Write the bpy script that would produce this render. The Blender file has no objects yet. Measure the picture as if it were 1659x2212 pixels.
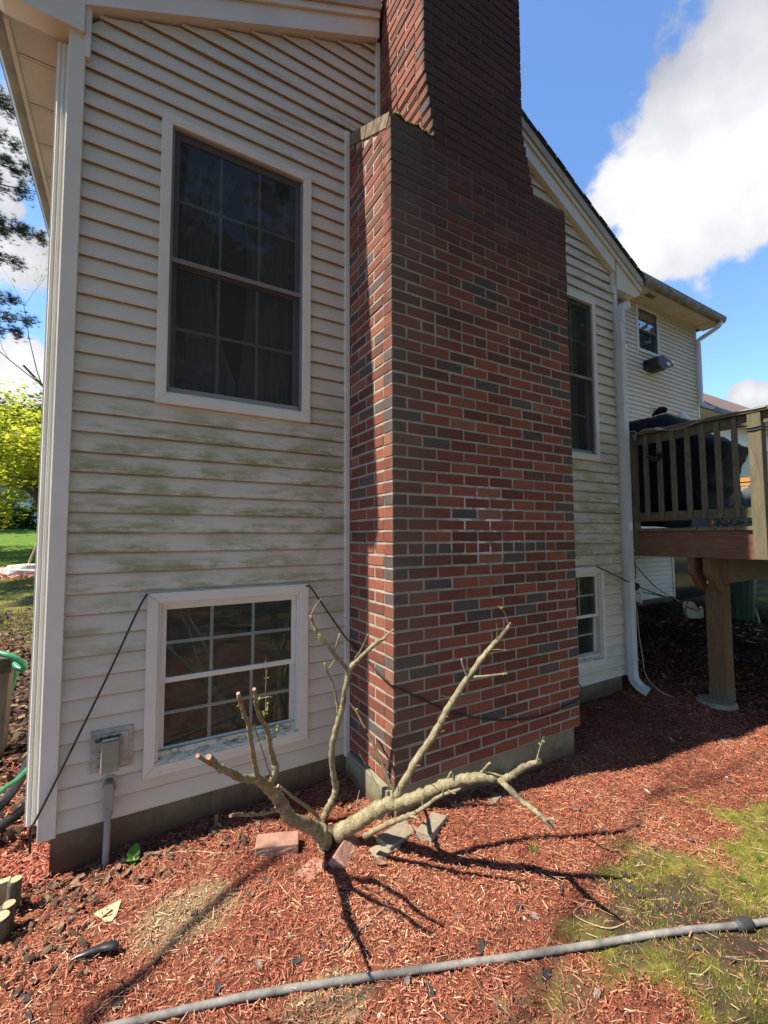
import bpy, bmesh, math, random
import numpy as np
from mathutils import Vector, Matrix
random.seed(7); rng = np.random.default_rng(11)
D = bpy.data; SC = bpy.context.scene; COL = SC.collection
# ---------------------------------------------------------------- camera
CAM = np.array([-1.2109, -1.9866, 0.0314])
YAW, PIT, ROL = math.radians(30.2406), math.radians(3.3506), math.radians(-0.2559)
FW = np.array([math.sin(YAW)*math.cos(PIT), math.cos(YAW)*math.cos(PIT), math.sin(PIT)])
_r = np.array([math.cos(YAW), -math.sin(YAW), 0]); _u = np.cross(_r, FW)
RT = _r*math.cos(ROL)+_u*math.sin(ROL); UP = -_r*math.sin(ROL)+_u*math.cos(ROL)
cam = D.cameras.new("Camera"); co = D.objects.new("Camera", cam); COL.objects.link(co)
co.matrix_world = Matrix([[RT[0], UP[0], -FW[0], CAM[0]], [RT[1], UP[1], -FW[1], CAM[1]], [RT[2], UP[2], -FW[2], CAM[2]], [0, 0, 0, 1]])
cam.sensor_fit = 'HORIZONTAL'; cam.sensor_width = 36; cam.lens = 36*432.35/768
cam.clip_start = .02; cam.clip_end = 2000; SC.camera = co
SC.render.resolution_x = 768; SC.render.resolution_y = 1024
def ray(x, y): return RT*(x-829.5)/933.9-UP*(y-1106)/933.9+FW
def P(x, y, X=None, Y=None, Z=None):        # the point of a real plane seen at a photo position
    d = ray(x, y)
    i, v = (0, X) if X is not None else (1, Y) if Y is not None else (2, Z)
    return CAM+d*(v-CAM[i])/d[i]
def crp(x0, y0, s, x, y): return ((x0+x/s)/1.8518, (y0+y/s)/1.8518)
# ---------------------------------------------------------------- light
SUN = Vector((-1, .154, 1.40)).normalized()
SUN_EL = math.asin(SUN.z); SUN_AZ = math.atan2(SUN.x, SUN.y)
sl = D.lights.new("sun", 'SUN'); sl.energy = 5.0; sl.angle = math.radians(.55); sl.color = (1, .93, .82)
so = D.objects.new("sun", sl); COL.objects.link(so); so.rotation_euler = SUN.to_track_quat('Z', 'Y').to_euler()
SC.view_settings.view_transform = 'Standard'; SC.view_settings.look = 'None'
SC.view_settings.exposure = 1.1; SC.view_settings.gamma = 1
w = D.worlds.new("World"); SC.world = w; w.use_nodes = True
nt = w.node_tree; nt.nodes.clear()
def N(t, ty, **k):
    n = t.nodes.new(ty)
    for a, b in k.items():
        if a in ('operation', 'noise_dimensions', 'blend_type', 'data_type', 'interpolation_type', 'attribute_name', 'feature', 'wave_type', 'bands_direction', 'sky_type', 'distance', 'musgrave_type'): setattr(n, a, b)
        else: n.inputs[a.replace('_', ' ')].default_value = b
    return n
def lk(t, a, b): t.links.new(a, b)
def math_(t, op, a, b=None, clamp=False):
    n = t.nodes.new('ShaderNodeMath'); n.operation = op; n.use_clamp = clamp
    for i, v in enumerate((a, b)):
        if v is None: continue
        if isinstance(v, (int, float)): n.inputs[i].default_value = v
        else: t.links.new(v, n.inputs[i])
    return n.outputs[0]
out = N(nt, 'ShaderNodeOutputWorld'); sky = N(nt, 'ShaderNodeTexSky', sky_type='NISHITA')
sky.sun_disc = False; sky.sun_elevation = SUN_EL; sky.sun_rotation = SUN_AZ; sky.altitude = 100
sky.air_density = 1.0; sky.dust_density = .15; sky.ozone_density = 4.0
b1 = N(nt, 'ShaderNodeBackground', Strength=.14); _mx = N(nt, 'ShaderNodeMix'); _mx.data_type = 'RGBA'; _mx.blend_type = 'MULTIPLY'; _mx.inputs[0].default_value = 1; lk(nt, sky.outputs[0], _mx.inputs[6]); _mx.inputs[7].default_value = (.86, .97, 1.08, 1)
lk(nt, _mx.outputs[2], b1.inputs[0])
tc = N(nt, 'ShaderNodeTexCoord'); gen = tc.outputs['Generated']
blobs = [(1650, 60, 7), (1600, 170, 7), (1520, 230, 6), (1640, 300, 9), (1500, 330, 8), (1420, 370, 6), (1560, 420, 7), (1360, 400, 4.5), (1430, 470, 5.5), (1400, 540, 3.5), (1490, 490, 4.5), (1640, 420, 6),
         (1700, 220, 8), (1615, 852, 1.8), (1650, 850, 1.6), (1690, 880, 3), (1760, 60, 9), (30, 300, 4), (10, 440, 2.0), (60, 560, 4.5), (20, 540, 3.5), (50, 790, 4.2), (10, 830, 5), (-60, 760, 4), (-40, 330, 5),
         (-300, 500, 12), (-600, 300, 16), (2300, 500, 12), (2000, 900, 8)]
mx = None
for (bx, by, br) in blobs:
    d = Vector(ray(bx, by)).normalized()
    n = N(nt, 'ShaderNodeVectorMath', operation='DISTANCE'); lk(nt, gen, n.inputs[0]); n.inputs[1].default_value = d
    v = math_(nt, 'SUBTRACT', 1.0, math_(nt, 'DIVIDE', n.outputs['Value'], math.radians(br)))
    mx = v if mx is None else math_(nt, 'SMOOTH_MAX', mx, v)
    if mx is not v: mx.node.inputs[2].default_value = .05
# clouds on the parts of the sky the camera does not look at
for ev in ((-.6, -.5, .5, 10), (.3, -.8, .45, 12)):
    n = N(nt, 'ShaderNodeVectorMath', operation='DISTANCE'); lk(nt, gen, n.inputs[0]); n.inputs[1].default_value = Vector(ev[:3]).normalized()
    mx = math_(nt, 'MAXIMUM', mx, math_(nt, 'SUBTRACT', 1.0, math_(nt, 'DIVIDE', n.outputs['Value'], math.radians(ev[3]))))
n1 = N(nt, 'ShaderNodeTexNoise', Scale=7.0, Detail=9.0, Roughness=.58); lk(nt, gen, n1.inputs['Vector'])
n2 = N(nt, 'ShaderNodeTexNoise', Scale=3.4, Detail=5.0, Roughness=.5); lk(nt, gen, n2.inputs['Vector'])
vv = math_(nt, 'ADD', mx, math_(nt, 'MULTIPLY', math_(nt, 'SUBTRACT', n1.outputs[0], .5), 1.9))
mr = N(nt, 'ShaderNodeMapRange', interpolation_type='SMOOTHSTEP'); lk(nt, vv, mr.inputs[0]); mr.inputs[1].default_value = .12; mr.inputs[2].default_value = .40
cr_ = N(nt, 'ShaderNodeValToRGB'); lk(nt, math_(nt, 'ADD', n2.outputs[0], math_(nt, 'MULTIPLY', math_(nt, 'SUBTRACT', vv, .6), -.12)), cr_.inputs[0])
cr_.color_ramp.elements[0].position = .38; cr_.color_ramp.elements[0].color = (.98, .98, 1, 1)
cr_.color_ramp.elements[1].position = .68; cr_.color_ramp.elements[1].color = (.42, .45, .53, 1)
b2 = N(nt, 'ShaderNodeBackground', Strength=.50); lk(nt, cr_.outputs[0], b2.inputs[0])
ms = N(nt, 'ShaderNodeMixShader'); lk(nt, mr.outputs[0], ms.inputs[0]); lk(nt, b1.outputs[0], ms.inputs[1]); lk(nt, b2.outputs[0], ms.inputs[2])
lk(nt, ms.outputs[0], out.inputs[0])
# ---------------------------------------------------------------- helpers
def empty(name, loc, label, cat, group=None):
    o = D.objects.new(name, None); COL.objects.link(o); o.location = loc; o.empty_display_size = .1
    o['label'] = label; o['category'] = cat
    if group: o['group'] = group
    return o
def tag(o, label=None, cat=None, group=None, kind=None):
    for k, v in (('label', label), ('category', cat), ('group', group), ('kind', kind)):
        if v: o[k] = v
    return o
def parent(o, p):
    o.parent = p; bpy.context.view_layer.update()
    o.matrix_parent_inverse = p.matrix_world.inverted()
WM = {}
def wmat(o):                                       # world matrix without a depsgraph update
    m = o.matrix_basis.copy()
    return (wmat(o.parent) @ o.matrix_parent_inverse @ m) if o.parent else m
class MB:
    """collects world-space geometry and links it as one mesh object"""
    def __init__(s): s.v = []; s.f = []; s.t = []; s.tone = None
    def add(s, vs, fs, tone=None):
        b = len(s.v); s.v += [tuple(map(float, v)) for v in vs]; s.f += [tuple(i+b for i in f) for f in fs]
        if tone is not None: s.t += [tone]*len(fs)
        return s
    def box(s, x0, x1, y0, y1, z0, z1, tone=None):
        x0, x1 = sorted((x0, x1)); y0, y1 = sorted((y0, y1)); z0, z1 = sorted((z0, z1))
        return s.add([(x0, y0, z0), (x1, y0, z0), (x1, y1, z0), (x0, y1, z0), (x0, y0, z1), (x1, y0, z1), (x1, y1, z1), (x0, y1, z1)],
                     [(0, 3, 2, 1), (4, 5, 6, 7), (0, 1, 5, 4), (1, 2, 6, 5), (2, 3, 7, 6), (3, 0, 4, 7)], tone)
    def prism(s, poly, axis, a, b, tone=None):      # polygon extruded along axis ('x','y','z')
        n = len(poly); vs = []
        for c in (a, b):
            for p in poly:
                vs.append((c, p[0], p[1]) if axis == 'x' else (p[0], c, p[1]) if axis == 'y' else (p[0], p[1], c))
        fs = [tuple(range(n)), tuple(range(2*n-1, n-1, -1))]+[(i, i+n, (i+1) % n+n, (i+1) % n) for i in range(n)]
        return s.add(vs, fs, tone)
    def tube(s, pts, rad, n=10, wob=0, cap=True, tone=None):
        pts = [Vector(p) for p in pts]; m = len(pts)
        if isinstance(rad, (int, float)): rad = [rad]*m
        vs = []; ref = None
        for i, p in enumerate(pts):
            t = (pts[min(i+1, m-1)]-pts[max(i-1, 0)]).normalized()
            if ref is None: ref = t.orthogonal().normalized()
            ref = (ref-t*ref.dot(t)); ref = ref.normalized() if ref.length > 1e-6 else t.orthogonal().normalized()
            b = t.cross(ref)
            for k in range(n):
                a = 2*math.pi*k/n; r = rad[i]*(1+wob*random.uniform(-1, 1))
                vs.append(p+(ref*math.cos(a)+b*math.sin(a))*r)
        fs = [(i*n+k, i*n+(k+1) % n, (i+1)*n+(k+1) % n, (i+1)*n+k) for i in range(m-1) for k in range(n)]
        if cap: fs += [tuple(range(n-1, -1, -1)), tuple(range((m-1)*n, m*n))]
        return s.add(vs, fs, tone)
    def build(s, name, m, par=None, smooth=False, bevel=0):
        me = D.meshes.new(name); me.from_pydata(s.v, [], s.f)
        if s.t:
            at = me.attributes.new('tone', 'FLOAT', 'FACE'); at.data.foreach_set('value', s.t)
        me.materials.append(m)
        bm = bmesh.new(); bm.from_mesh(me); bmesh.ops.recalc_face_normals(bm, faces=bm.faces); bm.to_mesh(me); bm.free()
        if smooth: me.polygons.foreach_set('use_smooth', [True]*len(me.polygons))
        o = D.objects.new(name, me); COL.objects.link(o)
        if par is not None:
            mw = wmat(par); me.transform(mw.inverted()); o.parent = par
        if bevel:
            b = o.modifiers.new('bevel', 'BEVEL'); b.width = bevel; b.segments = 2; b.limit_method = 'ANGLE'
        return o
def smooth_path(pts, sub=5):                        # Catmull-Rom through the points (any dimension)
    P_ = [np.array(p, float) for p in pts]; P_ = [2*P_[0]-P_[1]]+P_+[2*P_[-1]-P_[-2]]; o = []
    for i in range(1, len(P_)-2):
        for k in range(sub):
            t = k/sub; a, b, c, d = P_[i-1:i+3]
            o.append(.5*((2*b)+(-a+c)*t+(2*a-5*b+4*c-d)*t*t+(-a+3*b-3*c+d)*t**3))
    o.append(P_[-2]); return o
def fast_mesh(name, V, F_, m, tone=None, smooth=False, extra=None):
    """V (n,3), F_ list of (k, verts-array) all same size or a mix"""
    me = D.meshes.new(name); V = np.asarray(V, np.float32)
    me.vertices.add(len(V)); me.vertices.foreach_set('co', V.ravel())
    loops = np.concatenate([f.ravel() for f in F_]); sizes = np.concatenate([np.full(len(f), f.shape[1]) for f in F_])
    me.loops.add(len(loops)); me.loops.foreach_set('vertex_index', loops.astype(np.int32))
    me.polygons.add(len(sizes)); st = np.concatenate([[0], np.cumsum(sizes)[:-1]]).astype(np.int32)
    me.polygons.foreach_set('loop_start', st); me.polygons.foreach_set('loop_total', sizes.astype(np.int32))
    me.update(calc_edges=True)
    if tone is not None:
        at = me.attributes.new('tone', 'FLOAT', 'POINT'); at.data.foreach_set('value', np.asarray(tone, np.float32))
    if extra is not None:
        for k, a in extra.items():
            at = me.attributes.new(k, 'FLOAT', 'POINT'); at.data.foreach_set('value', np.asarray(a, np.float32))
    me.materials.append(m); me.validate()
    if smooth: me.polygons.foreach_set('use_smooth', [True]*len(me.polygons))
    o = D.objects.new(name, me); COL.objects.link(o); return o
# ---------------------------------------------------------------- materials
def base_mat(name, rough=.7, spec=.3):
    m = D.materials.new(name); m.use_nodes = True; t = m.node_tree
    b = t.nodes['Principled BSDF']; b.inputs['Roughness'].default_value = rough; b.inputs['Specular IOR Level'].default_value = spec
    return m, t, b
def pos(t, scale=(1, 1, 1)):
    g = t.nodes.new('ShaderNodeNewGeometry'); mp = t.nodes.new('ShaderNodeMapping'); mp.inputs['Scale'].default_value = scale
    t.links.new(g.outputs['Position'], mp.inputs['Vector']); return mp.outputs[0]
def noise(t, scale, detail=5, rough=.6, sc=(1, 1, 1), dist=0):
    n = N(t, 'ShaderNodeTexNoise', Scale=scale, Detail=detail, Roughness=rough, Distortion=dist); t.links.new(pos(t, sc), n.inputs['Vector']); return n.outputs[0]
def ramp(t, fac, stops):
    r = t.nodes.new('ShaderNodeValToRGB'); e = r.color_ramp.elements
    while len(e) < len(stops): e.new(.5)
    for i, (p, c) in enumerate(stops): e[i].position = p; e[i].color = (*c, 1) if len(c) == 3 else c
    t.links.new(fac, r.inputs[0]); return r.outputs[0]
def mix(t, fac, a, b, bt='MIX'):
    n = t.nodes.new('ShaderNodeMix'); n.data_type = 'RGBA'; n.blend_type = bt
    for i, v in ((0, fac), (6, a), (7, b)):
        if isinstance(v, (int, float)): n.inputs[i].default_value = v
        elif isinstance(v, tuple): n.inputs[i].default_value = (*v, 1)
        else: t.links.new(v, n.inputs[i])
    return n.outputs[2]
def bump(t, b, h, strength=.3, dist=.01):
    n = t.nodes.new('ShaderNodeBump'); n.inputs['Strength'].default_value = strength; n.inputs['Distance'].default_value = dist
    t.links.new(h, n.inputs['Height']); t.links.new(n.outputs[0], b.inputs['Normal'])
def rng_(t, v, a, b, c=0., d=1., sm=True):
    n = t.nodes.new('ShaderNodeMapRange'); n.interpolation_type = 'SMOOTHSTEP' if sm else 'LINEAR'
    t.links.new(v, n.inputs[0])
    for i, x in enumerate((a, b, c, d)): n.inputs[i+1].default_value = x
    return n.outputs[0]
def sepz(t):
    g = t.nodes.new('ShaderNodeNewGeometry'); s = t.nodes.new('ShaderNodeSeparateXYZ'); t.links.new(g.outputs['Position'], s.inputs[0]); return s.outputs
def simple(name, c1, c2=None, scale=8, rough=.7, bs=.2, bscale=60, sc=(1, 1, 1), spec=.3, metal=0, detail=6, bd=.004):
    m, t, b = base_mat(name, rough, spec); c2 = c2 or tuple(x*.75 for x in c1)
    t.links.new(ramp(t, noise(t, scale, detail, .65, sc), [(.3, c2), (.7, c1)]), b.inputs['Base Color'])
    b.inputs['Metallic'].default_value = metal
    if bs: bump(t, b, noise(t, bscale, 4, .6, sc), bs, bd)
    return m
def mat_siding(name, base, stain=1.0, grime=1.0):
    m, t, b = base_mat(name, .48, .35); s = sepz(t)
    col = mix(t, noise(t, 1.3, 4, .6), tuple(x*.95 for x in base), base)
    # algae in soft horizontal streaks on the lower wall
    zone = math_(t, 'MULTIPLY', rng_(t, s[2], -.95, -.1), rng_(t, s[2], 1.15, .5))
    st = rng_(t, math_(t, 'ADD', noise(t, 2.1, 7, .72, (1.2, 1, 3.2)), math_(t, 'MULTIPLY', math_(t, 'SUBTRACT', noise(t, 11, 3, .6, (.7, 1, 4)), .5), .35)), .40, .64)
    edge = rng_(t, math_(t, 'FRACT', math_(t, 'DIVIDE', math_(t, 'ADD', s[2], 1.31+.098*40), .098)), .85, .15, .45, 1)
    a = math_(t, 'MULTIPLY', math_(t, 'MULTIPLY', zone, st), edge)
    col = mix(t, math_(t, 'MULTIPLY', a, .88*stain), col, (.22, .225, .06))
    # grey-green mould streaks high on the gable beside the chimney
    zx = math_(t, 'MULTIPLY', rng_(t, s[0], -.95, -.35), rng_(t, s[2], 2.3, 2.5))
    zx = math_(t, 'MULTIPLY', zx, rng_(t, s[2], 3.1, 2.85))
    st2 = rng_(t, noise(t, 3.2, 8, .75, (1, 1, 7)), .52, .62)
    col = mix(t, math_(t, 'MULTIPLY', math_(t, 'MULTIPLY', zx, st2), .55*stain), col, (.17, .17, .12))
    zr = math_(t, 'MULTIPLY', rng_(t, s[0], 1.7, 2.2), rng_(t, noise(t, 3.8, 8, .75, (1, 1, 6)), .54, .64))
    col = mix(t, math_(t, 'MULTIPLY', zr, .42*grime), col, (.2, .2, .15))
    # lap shadow line painted in right under each lap, with some grime
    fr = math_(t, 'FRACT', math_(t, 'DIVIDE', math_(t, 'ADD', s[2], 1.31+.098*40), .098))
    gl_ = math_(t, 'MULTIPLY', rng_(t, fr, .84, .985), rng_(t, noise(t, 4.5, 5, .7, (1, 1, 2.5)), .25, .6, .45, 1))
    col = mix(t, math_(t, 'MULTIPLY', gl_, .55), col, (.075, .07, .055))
    # small dirt flecks and rusty insect marks
    fl = rng_(t, noise(t, 19, 3, .6, (1, 1, 1.4)), .735, .76)
    col = mix(t, math_(t, 'MULTIPLY', fl, .6), col, (.10, .055, .03))
    t.links.new(col, b.inputs['Base Color'])
    bump(t, b, noise(t, 34, 5, .7, (.14, 1, 2.4)), .28, .004)
    return m
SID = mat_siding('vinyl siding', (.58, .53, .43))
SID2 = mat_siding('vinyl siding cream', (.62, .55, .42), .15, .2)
TRIM = simple('white trim', (.66, .64, .56), (.58, .555, .48), 3, .42, .1, 90, spec=.4)
def mat_sill():
    m, t, b = base_mat('mouldy sill', .7)
    c = ramp(t, noise(t, 26, 8, .75, (1, 1, 2)), [(.34, (.07, .07, .035)), (.43, (.30, .29, .19)), (.52, (.60, .57, .47))])
    t.links.new(c, b.inputs['Base Color']); bump(t, b, noise(t, 80), .4, .003); return m
SILL = mat_sill()
SOFF = simple('soffit vinyl', (.50, .46, .40), (.42, .38, .32), 5, .55, .15, 50)
GZ_ = -1.46
def mat_conc(name, lo, hi, moss=.5):
    m, t, b = base_mat(name, .9, .15); s = sepz(t)
    c = ramp(t, noise(t, 5, 8, .7), [(.3, lo), (.7, hi)])
    c = mix(t, rng_(t, noise(t, 60, 3), .6, .75, 0, .5), c, tuple(x*.4 for x in lo))
    c = mix(t, math_(t, 'MULTIPLY', rng_(t, noise(t, 3, 6, .7), .42, .62), moss), c, (.115, .13, .05))
    sp_ = rng_(t, math_(t, 'ADD', s[2], math_(t, 'MULTIPLY', math_(t, 'SUBTRACT', noise(t, 7, 7, .75), .5), .22)), GZ_+.13, GZ_+.02)
    c = mix(t, math_(t, 'MULTIPLY', sp_, .75), c, (.10, .045, .028))
    c = mix(t, rng_(t, noise(t, 2.2, 8, .8, (6, 6, .5)), .55, .7, 0, .5), c, tuple(x*.45 for x in lo))
    t.links.new(c, b.inputs['Base Color']); bump(t, b, noise(t, 45, 8, .75), .6, .008); return m
CONC = mat_conc('foundation concrete', (.12, .095, .062), (.22, .18, .12), .12)
FOOT = mat_conc('chimney footing concrete', (.17, .16, .105), (.31, .28, .19), .3)
def mat_brick():
    m, t, b = base_mat('red brick', .88, .2); s = sepz(t)
    a = N(t, 'ShaderNodeAttribute', attribute_name='tone')
    c = ramp(t, a.outputs['Fac'], [(0, (.060, .056, .054)), (.14, (.085, .076, .07)), (.2, (.10, .038, .026)), (.5, (.175, .050, .030)), (.8, (.25, .074, .040)), (1, (.24, .11, .065))])
    c = mix(t, rng_(t, noise(t, 16, 6, .7), .35, .7, 0, .35), c, (.15, .075, .055))
    c = mix(t, rng_(t, noise(t, 170, 2, .5), .58, .68, 0, .55), c, (.05, .03, .025))
    c = mix(t, rng_(t, noise(t, 240, 2, .5), .60, .66, 0, .3), c, (.42, .27, .20))
    # weathering that darkens the corner courses and the shoulder, with its own ragged outline
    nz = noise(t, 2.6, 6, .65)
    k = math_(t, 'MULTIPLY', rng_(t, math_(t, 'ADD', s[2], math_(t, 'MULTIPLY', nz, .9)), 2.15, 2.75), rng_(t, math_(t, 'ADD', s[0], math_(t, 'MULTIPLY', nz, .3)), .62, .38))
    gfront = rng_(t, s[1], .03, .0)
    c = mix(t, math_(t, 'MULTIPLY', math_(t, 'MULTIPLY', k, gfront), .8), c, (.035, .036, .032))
    k3 = rng_(t, math_(t, 'ADD', s[2], math_(t, 'MULTIPLY', math_(t, 'SUBTRACT', noise(t, 1.7, 7, .7), .5), 2.2)), 1.0, 2.6)  # lens veil gradient painted in: upper front darkens, along with some stain
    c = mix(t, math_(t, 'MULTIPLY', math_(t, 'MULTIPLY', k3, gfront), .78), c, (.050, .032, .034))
    k2 = math_(t, 'MULTIPLY', rng_(t, math_(t, 'ADD', s[0], math_(t, 'MULTIPLY', nz, .35)), .62, .2), gfront)
    c = mix(t, math_(t, 'MULTIPLY', k2, .6), c, (.13, .10, .075))
    t.links.new(c, b.inputs['Base Color'])
    hb = math_(t, 'ADD', noise(t, 150, 4, .7), math_(t, 'MULTIPLY', noise(t, 35, 3, .6, (2.5, 1, 1)), .8)); bump(t, b, hb, .75, .004); return m
def mat_mortar():
    m, t, b = base_mat('mortar', .95, .1); s = sepz(t)
    c = ramp(t, noise(t, 9, 7, .7), [(.3, (.22, .195, .15)), (.7, (.40, .36, .28))])
    px = math_(t, 'SUBTRACT', 1.0, math_(t, 'MULTIPLY', math_(t, 'ABSOLUTE', math_(t, 'SUBTRACT', s[0], .66)), 3.2), True)
    pz = math_(t, 'SUBTRACT', 1.0, math_(t, 'MULTIPLY', math_(t, 'ABSOLUTE', math_(t, 'SUBTRACT', s[2], .12)), 3.4), True)
    e = math_(t, 'MULTIPLY', math_(t, 'MULTIPLY', px, pz), rng_(t, noise(t, 9, 5, .7), .42, .56))
    c = mix(t, math_(t, 'MULTIPLY', e, 1.3, True), c, (.75, .74, .72))
    nz = noise(t, 2.6, 6, .65)
    k = math_(t, 'MULTIPLY', rng_(t, math_(t, 'ADD', s[2], math_(t, 'MULTIPLY', nz, .9)), 2.0, 2.6), rng_(t, s[1], .03, .01))
    c = mix(t, math_(t, 'MULTIPLY', k, .6), c, (.06, .055, .05))
    k3 = rng_(t, math_(t, 'ADD', s[2], math_(t, 'MULTIPLY', math_(t, 'SUBTRACT', noise(t, 1.7, 7, .7), .5), 2.2)), 1.0, 2.6)  # same painted veil gradient and stain on the upper front joints
    c = mix(t, math_(t, 'MULTIPLY', math_(t, 'MULTIPLY', k3, rng_(t, s[1], .03, .01)), .7), c, (.09, .075, .07))
    t.links.new(c, b.inputs['Base Color']); bump(t, b, noise(t, 110, 5, .7), .7, .004); return m
BRICK = mat_brick(); MORT = mat_mortar()
SHING = simple('asphalt shingles', (.055, .06, .05), (.02, .025, .02), 30, .95, .6, 120, bd=.01)
SHING2 = simple('brown shingles', (.22, .15, .12), (.10, .07, .06), 14, .95, .6, 60, (1, 1, 5), bd=.02)
GUT = simple('weathered gutter', (.30, .29, .27), (.14, .145, .125), 6, .6, .2, 40)
DSP = simple('white downspout', (.60, .61, .60), (.50, .51, .49), 5, .4, .1, 40, spec=.4)
DARK = simple('dark interior', (.012, .012, .012), (.006, .006, .006), 2, .9, 0)
ROOM = simple('room walls', (.10, .085, .07), (.07, .06, .05), 2, .9, 0)
CURT = simple('curtain', (.42, .42, .43), (.3, .3, .31), 5, .9, .3, 60, (8, 8, .4))
def mat_glass(name, tint=.75, fres=1.45, dark=(.5, .55, .5)):
    m = D.materials.new(name); m.use_nodes = True; t = m.node_tree; t.nodes.clear()
    o = N(t, 'ShaderNodeOutputMaterial'); tr = N(t, 'ShaderNodeBsdfTransparent'); tr.inputs[0].default_value = (*[tint*x for x in (.93, .97, .95)], 1)
    gl = N(t, 'ShaderNodeBsdfGlossy'); gl.inputs['Roughness'].default_value = .015; gl.inputs[0].default_value = (1, 1, 1, 1)
    lw = N(t, 'ShaderNodeFresnel'); lw.inputs[0].default_value = fres
    nb = N(t, 'ShaderNodeBump'); nb.inputs['Strength'].default_value = .04; nb.inputs['Distance'].default_value = .02
    lk(t, noise(t, 2.5, 2), nb.inputs['Height']); lk(t, nb.outputs[0], gl.inputs['Normal'])
    mxs = N(t, 'ShaderNodeMixShader'); lk(t, math_(t, 'MULTIPLY', lw.outputs[0], 1.15, True), mxs.inputs[0]); lk(t, tr.outputs[0], mxs.inputs[1]); lk(t, gl.outputs[0], mxs.inputs[2]); dfz = N(t, 'ShaderNodeBsdfDiffuse'); dfz.inputs[0].default_value = (.30, .36, .27, 1); mz = N(t, 'ShaderNodeMixShader')
    lk(t, rng_(t, noise(t, 6, 6, .7), .3, .75, .05, .15), mz.inputs[0]); lk(t, mxs.outputs[0], mz.inputs[1]); lk(t, dfz.outputs[0], mz.inputs[2]); lk(t, mz.outputs[0], o.inputs[0]); return m
GLASS = mat_glass('window glass')
def mat_screen():
    m = D.materials.new('insect screen'); m.use_nodes = True; t = m.node_tree; t.nodes.clear()
    o = N(t, 'ShaderNodeOutputMaterial'); tr = N(t, 'ShaderNodeBsdfTransparent'); df = N(t, 'ShaderNodeBsdfDiffuse'); df.inputs[0].default_value = (.05, .052, .056, 1)
    mxs = N(t, 'ShaderNodeMixShader'); mxs.inputs[0].default_value = .40
    lk(t, tr.outputs[0], mxs.inputs[1]); lk(t, df.outputs[0], mxs.inputs[2]); lk(t, mxs.outputs[0], o.inputs[0]); return m
SCREEN = mat_screen()
GRID = simple('grille white', (.72, .74, .70), (.66, .68, .64), 5, .5, 0)
def mat_wood(name, hi, lo, axis=(1, 14, 14), green=0):
    m, t, b = base_mat(name, .85, .15)
    c = ramp(t, noise(t, 7, 8, .7, axis, 1.2), [(.32, lo), (.52, tuple((x+y)/2 for x, y in zip(hi, lo))), (.7, hi)])
    if green: c = mix(t, math_(t, 'MULTIPLY', rng_(t, noise(t, 3, 5, .65), .42, .65), green), c, (.11, .12, .045))
    t.links.new(c, b.inputs['Base Color']); bump(t, b, noise(t, 22, 6, .7, axis), .5, .005); return m
WV = mat_wood('weathered wood upright', (.19, .155, .11), (.075, .058, .04), (10, 10, .8), .35)
WH = mat_wood('weathered wood along deck', (.18, .145, .10), (.07, .054, .036), (10, .8, 10), .45)
WX = mat_wood('weathered beam', (.22, .17, .11), (.10, .075, .045), (.8, 10, 10), .3)
STAIN = mat_wood('brown stained board', (.235, .115, .062), (.11, .055, .034), (9, .7, 7))
STAINV = mat_wood('brown stained post', (.21, .115, .062), (.09, .05, .03), (9, 9, .7), .12)
PALE = mat_wood('fresh cut wood', (.52, .40, .24), (.33, .24, .14), (6, 6, 6))
CABLE = simple('black cable', (.012, .012, .013), (.008, .008, .008), 20, .45, 0, spec=.5)
PVC = simple('grey conduit plastic', (.29, .28, .27), (.24, .23, .225), 10, .5, .1, 60)
TARP = simple('dark tarp cover', (.013, .015, .022), (.007, .008, .012), 4, .8, .7, 16, bd=.03, spec=.15)
# ---------------------------------------------------------------- ground
GZ = -1.46
def gh(x, y):                                      # ground height (numpy arrays)
    x = np.asarray(x, float); y = np.asarray(y, float)
    z = GZ+.018*np.sin(2.3*x+.7)*np.cos(1.9*y+.3)+.010*np.sin(6.1*x+1.3*y)+.007*np.sin(9.7*y-4.1*x+2)+.005*np.sin(17*x+3)*np.sin(15*y)
    z = z-.022*np.clip(x-.5, 0, 6)*np.exp(-((y+.9)/1.4)**2)
    z = z-.05*np.exp(-(((x+1.55)/.35)**2+((y-.75)/.5)**2))
    t = np.clip(y-5, 0, 60); z = z+.080*np.where(t < 3, t*t/6, t-1.5)
    z = np.minimum(z, 1.3)
    return z
def lawn(x, y):                                    # 1 on the moss and grass, 0 on the mulch
    n = .10*np.sin(7*x+2)+.07*np.sin(11*y-3*x)+.05*np.sin(19*x+5*y)+.04*np.sin(31*y+9*x)
    a = np.clip((-.80+n*.9+.01*(x-1)-y)/.14+.5, 0, 1)*np.clip((x-.22+n)/.16+.5, 0, 1)
    far = np.clip((y-5.4-n*6)/1.2, 0, 1)*(x < 2)
    island = np.exp(-(((x+5.0)/3.0)**2+((y-13.5)/1.2)**2)**2)
    out_ = np.clip((np.hypot(x-1, y)-9)/1, 0, 1)
    return np.clip(np.maximum(np.maximum(a, far), out_)-1.3*island, 0, 1)
def axis_(a, b, s, far): 
    g = np.arange(a, b, s); o1 = a-np.cumsum(np.geomspace(s, 25, 34))[::-1]; o2 = g[-1]+np.cumsum(np.geomspace(s, 25, 34)); return np.concatenate([o1, g, o2])
gx = axis_(-2.6, 4.5, .022, 150); gy = axis_(-2.6, 3.2, .022, 150)
XX, YY = np.meshgrid(gx, gy, indexing='ij'); ZZ = gh(XX, YY)
nearm = (np.hypot(XX-.5, YY) < 6)
ZZ = ZZ+nearm*rng.normal(0, .0035, ZZ.shape)
nx, ny = XX.shape; I = np.arange(nx*ny).reshape(nx, ny)
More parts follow.
